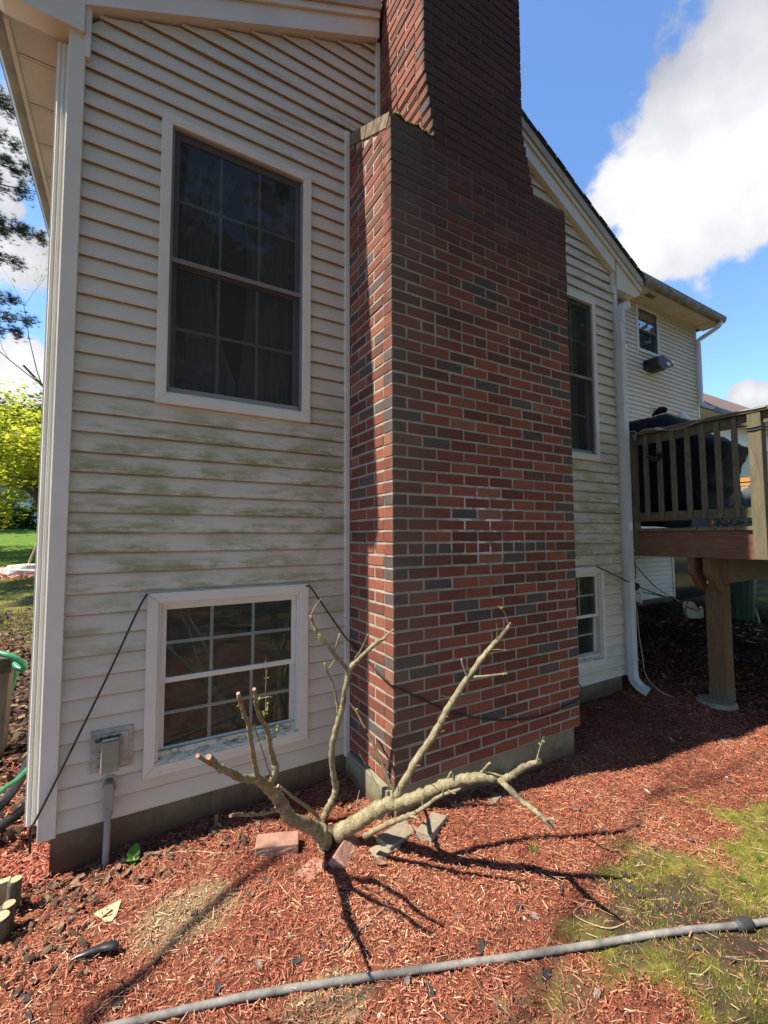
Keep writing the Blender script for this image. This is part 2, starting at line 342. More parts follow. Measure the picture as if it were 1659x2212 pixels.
q = np.stack([I[:-1, :-1], I[1:, :-1], I[1:, 1:], I[:-1, 1:]], -1).reshape(-1, 4)
def mat_ground():
    m, t, b = base_mat('soil mulch and moss ground', .95, .1)
    z = N(t, 'ShaderNodeAttribute', attribute_name='tone').outputs['Fac']
    soil = ramp(t, noise(t, 22, 8, .75), [(.3, (.06, .024, .014)), (.5, (.22, .075, .042)), (.7, (.38, .16, .09))])
    tan = ramp(t, noise(t, 40, 8, .75), [(.3, (.13, .085, .045)), (.7, (.38, .28, .15))])
    pm = N(t, 'ShaderNodeAttribute', attribute_name='tan').outputs['Fac']
    soil = mix(t, rng_(t, math_(t, 'ADD', pm, math_(t, 'MULTIPLY', math_(t, 'SUBTRACT', noise(t, 9, 6, .7), .5), 1.1)), .4, .6), soil, tan)
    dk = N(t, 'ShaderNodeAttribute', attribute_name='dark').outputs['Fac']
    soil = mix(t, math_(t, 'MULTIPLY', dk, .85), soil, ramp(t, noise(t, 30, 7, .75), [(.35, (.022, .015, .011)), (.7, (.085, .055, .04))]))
    moss = ramp(t, noise(t, 26, 8, .75), [(.3, (.08, .07, .022)), (.5, (.20, .19, .035)), (.68, (.34, .30, .08))])
    bare = ramp(t, noise(t, 18, 6, .7), [(.3, (.045, .03, .02)), (.7, (.14, .10, .065))])
    moss = mix(t, rng_(t, noise(t, 1.9, 6, .7), .40, .56), moss, bare)
    fg = ramp(t, noise(t, 3, 8, .8), [(.3, (.055, .10, .012)), (.7, (.14, .22, .03))])
    s = sepz(t)
    moss = mix(t, rng_(t, s[1], 11, 15), moss, fg)
    c = mix(t, z, soil, moss); t.links.new(c, b.inputs['Base Color']); bump(t, b, noise(t, 70, 8, .8), .9, .02); return m
tanf = lambda x, y: np.exp(-(((x+.05)/.35)**2+((y+.95)/.14)**2))*.6+np.exp(-(((x-.9)/.4)**2+((y+.62)/.07)**2))*.45+np.exp(-(((x+.98)/.22)**2+((y+.0)/.14)**2))*1.25+np.exp(-(((x+.62)/.22)**2+((y+.62)/.12)**2))*.9+np.exp(-(((x+.25)/.2)**2+((y+.42)/.1)**2))*.35
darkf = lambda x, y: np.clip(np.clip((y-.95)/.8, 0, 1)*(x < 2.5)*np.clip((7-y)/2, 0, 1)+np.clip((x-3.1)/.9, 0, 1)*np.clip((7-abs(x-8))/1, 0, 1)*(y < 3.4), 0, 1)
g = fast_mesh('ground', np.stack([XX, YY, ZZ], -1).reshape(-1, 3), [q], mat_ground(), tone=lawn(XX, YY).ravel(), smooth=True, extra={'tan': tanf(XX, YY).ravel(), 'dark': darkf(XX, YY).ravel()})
tag(g, 'red mulched garden bed running into mossy lawn around the house', kind='structure')
def chips(name, n, sampler, L, W, T, m, tilt=.35, tonef=None, lift=.004):
    p = sampler(n); n = len(p); z = gh(p[:, 0], p[:, 1])+rng.uniform(0, lift, n)
    a = rng.uniform(0, 2*np.pi, n); l = rng.uniform(*L, n)*rng.uniform(.6, 1.2, n); wd = rng.uniform(*W, n); th = rng.uniform(*T, n)
    pt = rng.normal(0, tilt, n); rl = rng.normal(0, tilt*1.2, n)
    dx = np.stack([np.cos(a)*np.cos(pt), np.sin(a)*np.cos(pt), np.sin(pt)], -1)
    s0 = np.stack([-np.sin(a), np.cos(a), np.zeros(n)], -1); up0 = np.cross(dx, s0)
    sd = s0*np.cos(rl)[:, None]+up0*np.sin(rl)[:, None]; up = np.cross(dx, sd)
    c = np.stack([p[:, 0], p[:, 1], z+np.abs(np.sin(pt))*l*.35+.001], -1)
    V = []
    k = rng.uniform(-.35, .35, n)
    for (u, v, h) in ((-.5, -.5, 0), (.42, -.42, 0), (.5, .5, 0), (-.44, .46, 0), (-.38, 0, 1), (.36, .05, 1)):
        V.append(c+dx*(u*l)[:, None]+sd*((v+k*(u*u))*wd)[:, None]+up*(h*th)[:, None])
    V = np.stack(V, 1).reshape(-1, 3); b = (np.arange(n)*6)[:, None]
    Q = np.concatenate([b+np.array([[0, 1, 5, 4]]), b+np.array([[2, 3, 4, 5]])]); Tt = np.concatenate([b+np.array([[1, 2, 5]]), b+np.array([[3, 0, 4]])])
    tn = tonef(p) if tonef else rng.uniform(0, 1, n)
    return fast_mesh(name, V, [Q, Tt], m, tone=np.repeat(tn, 6))
def mat_chip():
    m, t, b = base_mat('dyed red wood chips', .8, .25)
    a = N(t, 'ShaderNodeAttribute', attribute_name='tone').outputs['Fac']
    c = ramp(t, a, [(0, (.02, .014, .012)), (.06, (.05, .028, .02)), (.1, (.11, .028, .016)), (.33, (.31, .075, .042)), (.6, (.46, .16, .092)), (.82, (.54, .27, .165)), (1, (.62, .48, .30))])
    c = mix(t, .5, c, mix(t, noise(t, 60, 4, .6), (.5, .5, .5), (1.3, 1.3, 1.3)), 'MULTIPLY')
    t.links.new(c, b.inputs['Base Color']); return m
CHIP = mat_chip()
def in_house(x, y): return ((x > -1.5) & (x < 3.0) & (y > .56)) | ((x > .02) & (x < 1.47) & (y > .02)) | ((x > 3) & (y > 3.3))
def s_near(n):
    p = np.stack([rng.uniform(-2.6, 3.6, n), rng.uniform(-1.75, 1.0, n)], -1)
    keep = (rng.uniform(0, 1, n) < 1-.93*lawn(p[:, 0], p[:, 1])) & ~in_house(p[:, 0], p[:, 1]) & (rng.uniform(0, 1, n) < 1-.35*np.clip(tanf(p[:, 0], p[:, 1])*1.4, 0, 1))
    # nothing the lens could never see: left of and behind the camera
    keep &= (p[:, 1] > -.35-.62*(p[:, 0]+1.5))
    return p[keep]
def tone_near(p):
    n = len(p); t = rng.beta(2.3, 2.9, n)
    far = np.clip((p[:, 0]+.1*rng.normal(size=n)-.9)/1.2, 0, 1); t = t-.12*far
    pale = rng.uniform(0, 1, n) < .035; t[pale] = rng.uniform(.88, 1, pale.sum())
    tz = np.clip(tanf(p[:, 0], p[:, 1])+rng.normal(0, .25, n)-.25, 0, 1); t = t*(1-tz)+tz*rng.uniform(.8, 1, n); X_0, Y_0 = p[:, 0], p[:, 1]; big = np.sin(3.1*X_0+1.7*Y_0)*np.sin(4.3*Y_0-1.1*X_0)+.7*np.sin(9.3*X_0-2*Y_0+2*np.sin(4*Y_0))*np.sin(8.1*Y_0+3*X_0)+.5*np.sin(23*X_0+5*np.sin(9*Y_0))*np.sin(19*Y_0+2); t = t+.11*big
    dk = rng.uniform(0, 1, n) < .04; t[dk] = rng.uniform(0, .06, dk.sum()); return np.clip(t, 0, 1)
o = chips('mulch', 300000, s_near, (.004, .012), (.0012, .0032), (.0006, .0018), CHIP, .30, tone_near, .006)
tag(o, 'fine red wood shreds packed between the larger mulch chips', kind='stuff')
o = chips('mulch', 70000, s_near, (.012, .034), (.0014, .0042), (.0008, .0022), CHIP, .22, tone_near, .013)
tag(o, 'red dyed wood chip mulch covering the bed by the wall', kind='stuff')
def s_mid(n):
    a = np.stack([rng.uniform(2.8, 7, n), rng.uniform(-2.2, 1.8, n)], -1); b = np.stack([rng.uniform(-3.2, -1.5, n//3), rng.uniform(.5, 2.0, n//3)], -1)
    p = np.concatenate([a, b]); k = (rng.uniform(0, 1, len(p)) < np.where(p[:, 0] > 0, np.clip(1.15-(p[:, 0]-3)/2.4, .05, 1), np.clip(1.2-(p[:, 1]-.6)/1.4, .1, 1))) & ~in_house(p[:, 0], p[:, 1])
    return p[k & (rng.uniform(0, 1, len(p)) > lawn(p[:, 0], p[:, 1]))]
o = chips('mulch', 42000, s_mid, (.018, .05), (.004, .010), (.002, .004), CHIP, .35, lambda p: rng.beta(2.2, 3.2, len(p)), .01)
tag(o, 'darker red mulch running under the deck and round the corner', kind='stuff')
LEAFM, t_, b_ = base_mat('brown leaf litter', .85, .15)
t_.links.new(ramp(t_, N(t_, 'ShaderNodeAttribute', attribute_name='tone').outputs['Fac'], [(0, (.018, .013, .011)), (.6, (.07, .045, .032)), (.9, (.16, .10, .06)), (1, (.30, .21, .13))]), b_.inputs['Base Color'])
def s_leaf(n):
    p = np.stack([rng.uniform(-6, -1.6, n), rng.uniform(.9, 8.5, n)], -1); k = rng.uniform(0, 1, n) < np.clip((9-p[:, 1])/5, .15, 1); return p[k]
o = chips('leaf_litter', 16000, s_leaf, (.04, .09), (.02, .045), (.003, .012), LEAFM, .45, None, .02)
tag(o, 'dark rotting leaves covering the soil left of the house corner', kind='stuff')
def s_under(n): return np.stack([rng.uniform(3.3, 9.5, n), rng.uniform(-1.8, 3.2, n)], -1)
o = chips('leaf_litter', 5000, s_under, (.03, .07), (.012, .03), (.003, .01), LEAFM, .4, None, .015)
tag(o, 'dark leaves and scraps on the shaded soil under the deck', kind='stuff')
def s_wall(n):
    p = np.stack([rng.uniform(-2.0, -.45, n), .50-np.abs(rng.normal(0, .16, n))], -1); q = np.stack([rng.uniform(-2.1, -1.3, n), rng.uniform(-.1, .6, n)], -1); p = np.concatenate([p, q]); return p[~in_house(p[:, 0], p[:, 1])]
o = chips('leaf_litter', 260, s_wall, (.018, .045), (.010, .022), (.002, .008), LEAFM, .5, lambda p: rng.uniform(.35, 1, len(p)), .014)
tag(o, 'crumbled tan and brown leaves blown against the left foundation', kind='stuff')
STRAW, t_, b_ = base_mat('pine straw', .8, .2)
t_.links.new(ramp(t_, N(t_, 'ShaderNodeAttribute', attribute_name='tone').outputs['Fac'], [(0, (.20, .10, .05)), (.6, (.42, .26, .13)), (1, (.60, .46, .27))]), b_.inputs['Base Color'])
def s_str(n):
    p = np.stack([rng.uniform(-2.2, 3.2, n), rng.uniform(-1.7, .6, n)], -1); return p[~in_house(p[:, 0], p[:, 1])]
o = chips('pine_straw', 6000, s_str, (.03, .075), (.0007, .0012), (.0008, .0014), STRAW, .2, None, .014)
tag(o, 'thin tan pine needles strewn over the red mulch', kind='stuff')
# moss and grass blades
def blades(name, p, h, wd, m, lean=.5):
    n = len(p); z = gh(p[:, 0], p[:, 1])-.002; a = rng.uniform(0, 2*np.pi, n); hh = rng.uniform(*h, n); ww = rng.uniform(*wd, n)
    ld = rng.uniform(0, 2*np.pi, n); ln = rng.uniform(0, lean, n)*hh
    c = np.stack([p[:, 0], p[:, 1], z], -1); s = np.stack([np.cos(a), np.sin(a), 0*a], -1)*ww[:, None]; lv = np.stack([np.cos(ld), np.sin(ld), 0*a], -1)
    u = np.array([0, 0, 1.])
    V = np.stack([c-s, c+s, c+s*.8+lv*(ln*.3)[:, None]+u*(hh*.55)[:, None], c-s*.8+lv*(ln*.3)[:, None]+u*(hh*.55)[:, None], c+lv*ln[:, None]+u*hh[:, None]], 1).reshape(-1, 3)
    b = (np.arange(n)*5)[:, None]
    return fast_mesh(name, V, [b+np.array([[0, 1, 2, 3]]), b+np.array([[3, 2, 4]])], m, tone=np.repeat(rng.uniform(0, 1, n), 5))
def mat_blade(name, stops):
    m, t, b = base_mat(name, .6, .25)
    t.links.new(ramp(t, N(t, 'ShaderNodeAttribute', attribute_name='tone').outputs['Fac'], stops), b.inputs['Base Color'])
    tr = N(t, 'ShaderNodeBsdfTranslucent'); lk(t, b.inputs['Base Color'].links[0].from_socket, tr.inputs[0])
    ms_ = N(t, 'ShaderNodeMixShader'); ms_.inputs[0].default_value = .35; lk(t, b.outputs[0], ms_.inputs[1]); lk(t, tr.outputs[0], ms_.inputs[2])
    lk(t, ms_.outputs[0], [n for n in t.nodes if n.type == 'OUTPUT_MATERIAL'][0].inputs[0]); return m
MOSSM = mat_blade('moss and grass', [(0, (.14, .16, .02)), (.5, (.30, .32, .04)), (.85, (.44, .43, .09)), (1, (.46, .38, .18))])
GRASSM = mat_blade('lawn grass', [(0, (.06, .11, .015)), (.6, (.14, .21, .03)), (1, (.30, .32, .08))])
n = 150000; p = np.stack([rng.uniform(0, 4.2, n), rng.uniform(-2.4, -.5, n)], -1)
cl = .5+.5*np.sin(9*p[:, 0]+2*np.sin(5*p[:, 1]))*np.sin(8*p[:, 1]+1.7)+.3*np.sin(23*p[:, 0])*np.sin(19*p[:, 1])
p = p[(rng.uniform(0, 1, n) < lawn(p[:, 0], p[:, 1])*np.clip(cl*1.1, .03, 1))]
tag(blades('moss', p, (.006, .020), (.0007, .0016), MOSSM, .9), 'short mossy grass at the right edge of the mulch bed', kind='stuff')
n = 60000; p = np.stack([rng.uniform(-8, 0, n), rng.uniform(5.5, 15, n)], -1); p = p[rng.uniform(0, 1, n) < lawn(p[:, 0], p[:, 1])]
tag(blades('grass', p, (.02, .06), (.003, .007), GRASSM, .8), 'sunlit lawn grass beyond the left house corner', kind='stuff')
# ================================================================= HOUSE
HOUSE = empty('family_house', (.75, .55, GZ), 'cream vinyl sided house with a red brick chimney on its gable end', 'house')
EX = .098
def siding(y, xa, xb, z0, z1, holes, proud=.018, ex=EX, axis=0):
    mb = MB(); z = z0
    while z < z1-.001:
        zt = min(z+ex, z1); cuts = sorted({z, z+.006, zt}|{h for H in holes for h in (H[2], H[3]) if z < h < zt})
        lap = lambda q: y-proud*(1-(q-z)/ex)-.0005 if q > z+.001 else y-proud+.003
        for a, b in zip(cuts[:-1], cuts[1:]):
            mid = (a+b)/2; segs = [(xa, xb)]
            for H in holes:
                if H[2] < mid < H[3]:
                    ev = lambda v: v(mid) if callable(v) else v; ns = []
                    for (p_, q_) in segs:
                        if ev(q_) <= H[0] or ev(p_) >= H[1]: ns.append((p_, q_)); continue
                        if ev(p_) < H[0]: ns.append((p_, H[0]))
                        if ev(q_) > H[1]: ns.append((H[1], q_))
                    segs = ns
            for (p_, q_) in segs:
                f = lambda v, zz: v(zz) if callable(v) else v
                x0a, x0b, x1a, x1b = f(p_, a), f(p_, b), f(q_, a), f(q_, b)
                if x1a <= x0a or x1b <= x0b: continue
                pid = int(round((z-z0)/ex))//2; sj = (math.sin(pid*12.9898+y*7)*43758.5453) % 1.0; xj = x0a+(.18+.64*sj)*(x1a-x0a)
                seg_n = max(1, int((x1a-x0a)/.35)); us = sorted({k/seg_n for k in range(seg_n+1)}|({(xj-x0a)/(x1a-x0a)} if x1a-x0a > 1.2 else set()))
                for u, v in zip(us[:-1], us[1:]):
                    A, B = x0a+(x1a-x0a)*u, x0a+(x1a-x0a)*v; lf = -.0022 if (x1a-x0a > 1.2 and (A+B)/2 < xj) else 0
                    wv = lambda xx: .0012*math.sin(xx*5.1+z*37)+.0008*math.sin(xx*13+z*91)+lf; C_, D_ = x0b+(x1b-x0b)*v, x0b+(x1b-x0b)*u
                    mb.add([(A, lap(a)+wv(A), a), (B, lap(a)+wv(B), a), (C_, lap(b)+wv(C_), b), (D_, lap(b)+wv(D_), b)], [(0, 1, 2, 3)])
                    if a == z: mb.add([(A, lap(a)+wv(A), a), (B, lap(a)+wv(B), a), (B, lap(a)+wv(B)+.0022, a), (A, lap(a)+wv(A)+.0022, a), (A, lap(a)+wv(A)+.0022, a+.022), (B, lap(a)+wv(B)+.0022, a+.022), (B, y+.004, a+.024), (A, y+.004, a+.024), (A, y-.0006, a-.001), (B, y-.0006, a-.001)], [(0, 1, 2, 3), (3, 2, 5, 4), (4, 5, 6, 7), (7, 6, 9, 8)])
        z = zt
    return mb
WINS = [(-1.125, -.275, .739, 2.342), (-1.134, -.28, -1.157, -.247), (1.80, 2.655, .745, 2.335), (1.80, 2.655, -1.155, -.25)]
holes = [(a+.03, b-.03, c+.03, d-.03) for a, b, c, d in WINS]
rb = lambda x: 2.69+.515*(x+1.45) if x < .7625 else 2.69+.515*(2.975-x)       # lower line of the rake board
xl = lambda z: -1.475 if z < 2.68 else -1.475+(z-2.68)/.515
xr = lambda z: 2.985 if z < 2.70 else 2.985-(z-2.70)/.515
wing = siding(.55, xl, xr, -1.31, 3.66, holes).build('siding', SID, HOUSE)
wing['label'] = 'gable wall siding with green algae streaks'
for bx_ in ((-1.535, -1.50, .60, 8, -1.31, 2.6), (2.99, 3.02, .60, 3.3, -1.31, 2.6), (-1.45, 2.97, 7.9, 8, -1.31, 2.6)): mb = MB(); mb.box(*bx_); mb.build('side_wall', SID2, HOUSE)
mb = MB(); mb.box(-1.498, 2.955, .565, 3.4, -2.3, -1.285); mb.box(-1.498, 2.0, 3.4, 7.98, -2.3, -1.286); mb.build('foundation', CONC, HOUSE)
cb = MB(); cb.box(-1.541, -1.473, .515, .555, -1.316, 2.56); cb.box(-1.541, -1.528, .555, .60, -1.316, 2.56); cb.build('corner_board', TRIM, HOUSE, bevel=.003)
cb = MB(); cb.box(-1.478, -1.452, .508, .552, 2.44, 2.72); cb.build('corner_block', TRIM, HOUSE, bevel=.002)
cb = MB(); cb.box(2.975, 3.025, .515, .555, -1.316, 2.60); cb.build('corner_board', TRIM, HOUSE, bevel=.003)
cb = MB(); cb.box(2.95, 2.975, .508, .552, 2.50, 2.72); cb.build('corner_block', TRIM, HOUSE, bevel=.002)
# fluted post profile on the far side of the left corner
fl = MB(); pr_ = []
for k in range(6):
    x_ = -1.545-k*.0095; pr_ += [(x_, .575+.003*k+(.006 if k % 2 else 0)), (x_-.0055, .575+.003*k+(.006 if k % 2 else 0)), ]
pr_ += [(-1.602, .66), (-1.545, .66)]
fl.prism(pr_, 'z', -1.27, 2.53); fl.build('fluted_corner_post', TRIM, HOUSE)
tb = MB(); tb.box(-.034, -.004, .518, .553, -1.325, 2.772); tb.build('trim_strip', TRIM, HOUSE, bevel=.002)
tb = MB(); tb.box(.205, .236, .518, .553, 2.70, 3.56); tb.build('trim_strip', TRIM, HOUSE, bevel=.002)
# --- roof, rakes, soffits
rt = lambda x: 2.767+.511*(min(3.456-x, x+1.931))
def slope_piece(name, m, x0, x1, ya, yb, lo, hi, par=HOUSE, bev=0):
    mb = MB(); mb.prism([(x0, lo(x0)), (x1, lo(x1)), (x1, hi(x1)), (x0, hi(x0))], 'y', ya, yb); return mb.build(name, m, par, bevel=bev)
roof = MB()
for x0, x1, y0 in ((-1.925, .225, .452), (.225, .7625, .57), (.7625, 1.10, .57), (1.10, 3.45, .452)):
    roof.prism([(x0, rt(x0)-.028), (x1, rt(x1)-.028), (x1, rt(x1)), (x0, rt(x0))], 'y', y0, 8.2)
# shingle butts along the rake edge
for k in range(26):
    for s in (0, 1):
        x_ = -1.9+k*.125 if s == 0 else 3.42-k*.125
        if -1.95 < x_ < .2 or 1.12 < x_ < 3.45:
            roof.prism([(x_, rt(x_)-.001), (x_+(.12 if s == 0 else -.12), rt(x_+(.12 if s == 0 else -.12))-.001), (x_+(.01 if s == 0 else -.01), rt(x_)+.004)], 'y', .444+random.uniform(-.004, .004), 8.19)
roof.build('roof', SHING, HOUSE)
RK = simple('weathered crown', (.46, .44, .40), (.34, .32, .28), 6, .6, .2, 60)
for (x0, x1) in ((-1.90, .215), (1.10, 3.42)):
    bt = rb if False else None
    lo = lambda x: rt(x)-.115; hi = lambda x: rt(x)-.0285
    slope_piece('rake_crown', RK, x0, x1, .463, .60, lo, hi, bev=.002)
    lo2 = lambda x: rt(x)-.300; hi2 = lambda x: rt(x)-.1155
    a, b = (max(x0, -1.478), x1) if x0 < 0 else (x0, min(x1, 2.972))
    r_ = slope_piece('rake_board', TRIM, a, b, .494, .60, lo2, hi2, bev=.002)
    c_ = slope_piece('rake_ledge', TRIM, x0, x1, .478, .4935, lambda x: rt(x)-.165, lambda x: rt(x)-.116, par=r_, bev=.003)
    slope_piece('rake_gap', DARK, x1-.0 if x0 < 0 else x0-.02, x1+.02 if x0 < 0 else x0, .50, .6, lo2, lo, par=r_)
for s in (-1, 1):
    X = (lambda v: v) if s < 0 else (lambda v: 1.525-v)
    ret = MB(); pts = [(X(-1.478), 2.552), (X(-1.478), rt(X(-1.478))-.1155), (X(-1.885), rt(X(-1.885))-.1155), (X(-1.885), 2.60), (X(-1.80), 2.552)]
    ret.prism(pts, 'y', .496, .60); ret.build('eave_return', TRIM, HOUSE, bevel=.002)
    sf = MB(); y1 = 8.1 if s < 0 else 3.2
    sf.box(X(-1.54), X(-1.79), .601, y1, 2.575, 2.59)
    sf.box(X(-1.54), X(-1.557), .601, y1, 2.545, 2.574)
    y_ = .80
    while y_ < y1:
        sf.box(X(-1.56), X(-1.785), y_, y_+.012, 2.569, 2.5745); sf.box(X(-1.56), X(-1.785), y_+.018, y_+.024, 2.571, 2.5747); y_ += .30
    sf.build('soffit', SOFF, HOUSE)
    fa = MB(); fa.box(X(-1.79), X(-1.81), .601, y1, 2.535, 2.69); fa.build('fascia', SOFF, HOUSE)
    gu = MB(); gu.prism([(X(-1.812), 2.60), (X(-1.875), 2.61), (X(-1.90), 2.66), (X(-1.915), 2.72), (X(-1.905), 2.725), (X(-1.89), 2.67), (X(-1.865), 2.625), (X(-1.812), 2.615)], 'y', .60, y1)
    gu.box(X(-1.812), X(-1.91), .594, .60, 2.61, 2.72); gu.build('gutter', GUT, HOUSE)
# --- windows
def window(x0, x1, z0, z1, Y, name='window', screen=False, tw=.052, label=None, cols=3, curtains=0, sill=TRIM, frm=TRIM, deep=.8):
    e = D.objects.new(name, None); COL.objects.link(e); e.parent = HOUSE; e.location = (Vector(((x0+x1)/2, Y, z0))-HOUSE.location); e.empty_display_size = .1
    if label: e['label'] = label
    f = MB(); y0 = Y-.034
    f.prism([(x0, z0), (x0+tw, z0+tw), (x0+tw, z1-tw), (x0, z1)], 'y', y0, Y+.01); f.prism([(x1, z0), (x1, z1), (x1-tw, z1-tw), (x1-tw, z0+tw)], 'y', y0, Y+.01)
    f.prism([(x0, z1), (x0+tw, z1-tw), (x1-tw, z1-tw), (x1, z1)], 'y', y0-.0004, Y+.0096); 
    f.build('casing', frm, e, bevel=.003)
    f = MB(); f.prism([(x0, z0), (x1, z0), (x1-tw, z0+tw), (x0+tw, z0+tw)], 'y', y0-.0004, Y+.0096); f.build('casing', frm, e, bevel=.003)
    a, b, c, d = x0+tw, x1-tw, z0+tw, z1-tw; j = .013
    f = MB(); f.box(a-.004, a+j, Y-.018, Y+.07, c, d); f.box(b-j, b+.004, Y-.018, Y+.07, c, d); f.box(a+j, b-j, Y-.0184, Y+.07, d-j, d+.004)
    f.build('jamb', frm if not screen else GRIDD, e, bevel=.002)
    f = MB(); f.prism([(Y-.028, c-.004), (Y+.07, c-.004), (Y+.07, c+.030), (Y+.0, c+.024), (Y-.028, c+.010)], 'x', a-.003, b+.003); f.box(a+j, b-j, Y+.006, Y+.012, c+.02, c+.05); f.build('sill', sill, e)
    m_ = (c+d)/2; s = .027; gw = .017
    for k, (za, zb, yy) in enumerate(((m_-s/2, d-j, Y+.002), (c+.03, m_+s/2, Y+.030))):
        sh = MB(); aa, bb = a+j, b-j
        sh.box(aa, aa+s, yy, yy+.026, za, zb); sh.box(bb-s, bb, yy, yy+.026, za, zb); sh.box(aa+s, bb-s, yy+.0003, yy+.0257, za, za+s); sh.box(aa+s, bb-s, yy+.0003, yy+.0257, zb-s, zb)
        so_ = sh.build('sash', frm if not screen else GRIDD, e, bevel=.002)
        gr = MB(); wx, wz = (bb-aa-2*s), (zb-za-2*s)
        for i in range(1, cols): gr.box(aa+s+wx*i/cols-gw/2, aa+s+wx*i/cols+gw/2, yy+.016, yy+.020, za+s, zb-s)
        gr.box(aa+s, bb-s, yy+.0158, yy+.0202, (za+zb)/2-gw/2, (za+zb)/2+gw/2)
        gr.build('grille', GRID, so_)
        pn = MB(); pn.add([(aa+s, yy+.012, za+s), (bb-s, yy+.012, za+s), (bb-s, yy+.012, zb-s), (aa+s, yy+.012, zb-s)], [(0, 1, 2, 3)]); pn.build('pane', GLASS, so_)
    if screen:
        sc = MB(); sc.add([(a, Y-.008, c), (b, Y-.008, c), (b, Y-.008, d), (a, Y-.008, d)], [(0, 1, 2, 3)]); so_ = sc.build('insect_screen', SCREEN, e)
        sb = MB(); sb.box(a, b, Y-.016, Y-.006, m_-.013, m_+.013); sb.build('screen_bar', BRNZ, so_)
    r = MB(); r.add([(x0+.02, Y+.075, z0+.02), (x1-.02, Y+.075, z0+.02), (x1-.02, Y+.075, z1-.02), (x0+.02, Y+.075, z1-.02), (x0-.2, Y+deep, z0-.1), (x1+.2, Y+deep, z0-.1), (x1+.2, Y+deep, z1+.1), (x0-.2, Y+deep, z1+.1)],
                    [(4, 5, 6, 7), (0, 1, 5, 4), (1, 2, 6, 5), (2, 3, 7, 6), (3, 0, 4, 7)]); r.build('room_interior', ROOM, e)
    if curtains:
        for (ca, cb_, sw) in ((a, a+(b-a)*.52, .16), (b-(b-a)*.46, b, -.05)):
            vs = []; fs = []; nn = 50
            for i in range(nn+1):
                u = i/nn
                for kz in range(9):
                    v = kz/8; pin = sw*math.sin(math.pi*min(1, (1-v)*1.15))*(u if sw > 0 else (1-u))
                    vs.append((ca+(cb_-ca)*u-pin, Y+.16+.028*math.sin(u*34+v*1.3)+.01*math.sin(u*71), c+(d-c)*v))
            for i in range(nn):
                for kz in range(8): q_ = i*9+kz; fs.append((q_, q_+9, q_+10, q_+1))
            MB().add(vs, fs).build('curtain', CURT, e, smooth=True)
    return e
GRIDD = simple('screened sash', (.20, .20, .205), (.16, .16, .165), 5, .6, 0); BRNZ = simple('screen bar', (.21, .19, .175), None, 8, .5, 0)
window(*WINS[0], .55, screen=True, curtains=1, label='tall screened window with curtains')
window(*WINS[1], .55, sill=SILL, label='low window with mouldy sill')
window(*WINS[2], .55, screen=True, curtains=1, label='tall window right of the chimney')
window(*WINS[3], .55, sill=SILL, label='low window right of the chimney')
# --- chimney
CZ = .0677
def stack_l(z): 
    if z > 2.83: return .240
    return .240+.0115*math.ceil((2.83-z)/CZ)
def stack_r(z):
    return 1.085 if z > 2.87 else 1.085+.0165*math.ceil((2.87-z)/CZ)
dark = set()
def mark(ox, oy, s, lst, face=0):
    for x, y in lst:
        px, py = crp(ox, oy, s, x, y)
        q_ = P(px, py, Y=0) if face == 0 else P(px, py, X=0)
        dark.add((face, math.floor(-q_[2]/CZ), round(float(q_[0] if face == 0 else q_[1]), 2)))
mark(1540, 1900, 2.074, [(110, 195), (650, 310), (1490, 260), (1530, 340), (350, 600), (465, 600), (1000, 590), (1090, 590), (1185, 590), (1270, 590), (185, 710), (1055, 680), (1535, 665), (120, 815), (435, 900), (120, 1015), (1255, 1015), (665, 1075), (1165, 1110), (765, 1165), (1520, 20), (1530, 825)])
mark(1540, 1300, 2.074, [(110, 220), (530, 340), (110, 425), (840, 495), (120, 620), (1125, 635), (180, 735), (110, 825), (430, 970), (1225, 910), (1510, 950), (1510, 1110), (1525, 1270), (1470, 560), (1370, 460), (1290, 30), (1360, 140), (1490, 30)])
mark(1540, 700, 2.074, [(815, 870), (730, 920), (820, 1045), (625, 260), (1310, 1270), (1490, 1280)])
mark(1540, 2450, 2.074, [(190, 405), (320, 490), (1355, 290), (1560, 330), (1360, 480), (1530, 770), (890, 850), (625, 530), (1555, 165)])
mark(1350, 900, 3.318, [(510, 830), (680, 1880), (250, 730), (190, 1210), (660, 640)], 1)
mark(1350, 2500, 2.765, [(190, 80), (480, 480), (390, 1090), (220, 1180), (560, 400)], 1)
mark(1500, 0, 2.37, [(430, 400), (1100, 340), (1300, 450), (430, 900)], 0)
bk = MB()
def brick(x0, x1, y0, y1, z0, z1, tone):
    j = lambda: random.uniform(-.0018, .0018); c = .0036; pj = random.uniform(-.0022, .0014)
    vs = []
    for (yy, ins) in ((y0+pj, c), (y0+pj+c, 0), (y1, 0)):
        vs += [(x0+ins+pj*0+j(), yy, z0+ins+j()), (x1-ins+j(), yy, z0+ins+j()), (x1-ins+j(), yy, z1-ins+j()), (x0+ins+j(), yy, z1-ins+j())]
    fs = [(0, 1, 2, 3), (11, 10, 9, 8)]
    for k in range(2):
        for i in range(4): a, b = k*4+i, k*4+(i+1) % 4; fs.append((b, a, a+4, b+4))
    bk.add(vs, fs, tone)
def tone_of(face, row, a, b):
    for (f_, r_, v) in dark:
        if f_ == face and r_ == row and a-.004 <= v <= b+.004: return random.uniform(.02, .16)
    if face == 1 and row < -2 and random.random() < .04: return .15
    return min(1, max(.2, random.gauss(.52, .23)))
JT = .0125; W_ = 1.525; CD = .55
HEADROWS = {0: (0, 1.3), -19: (.35, .95), -34: (.5, .9)}
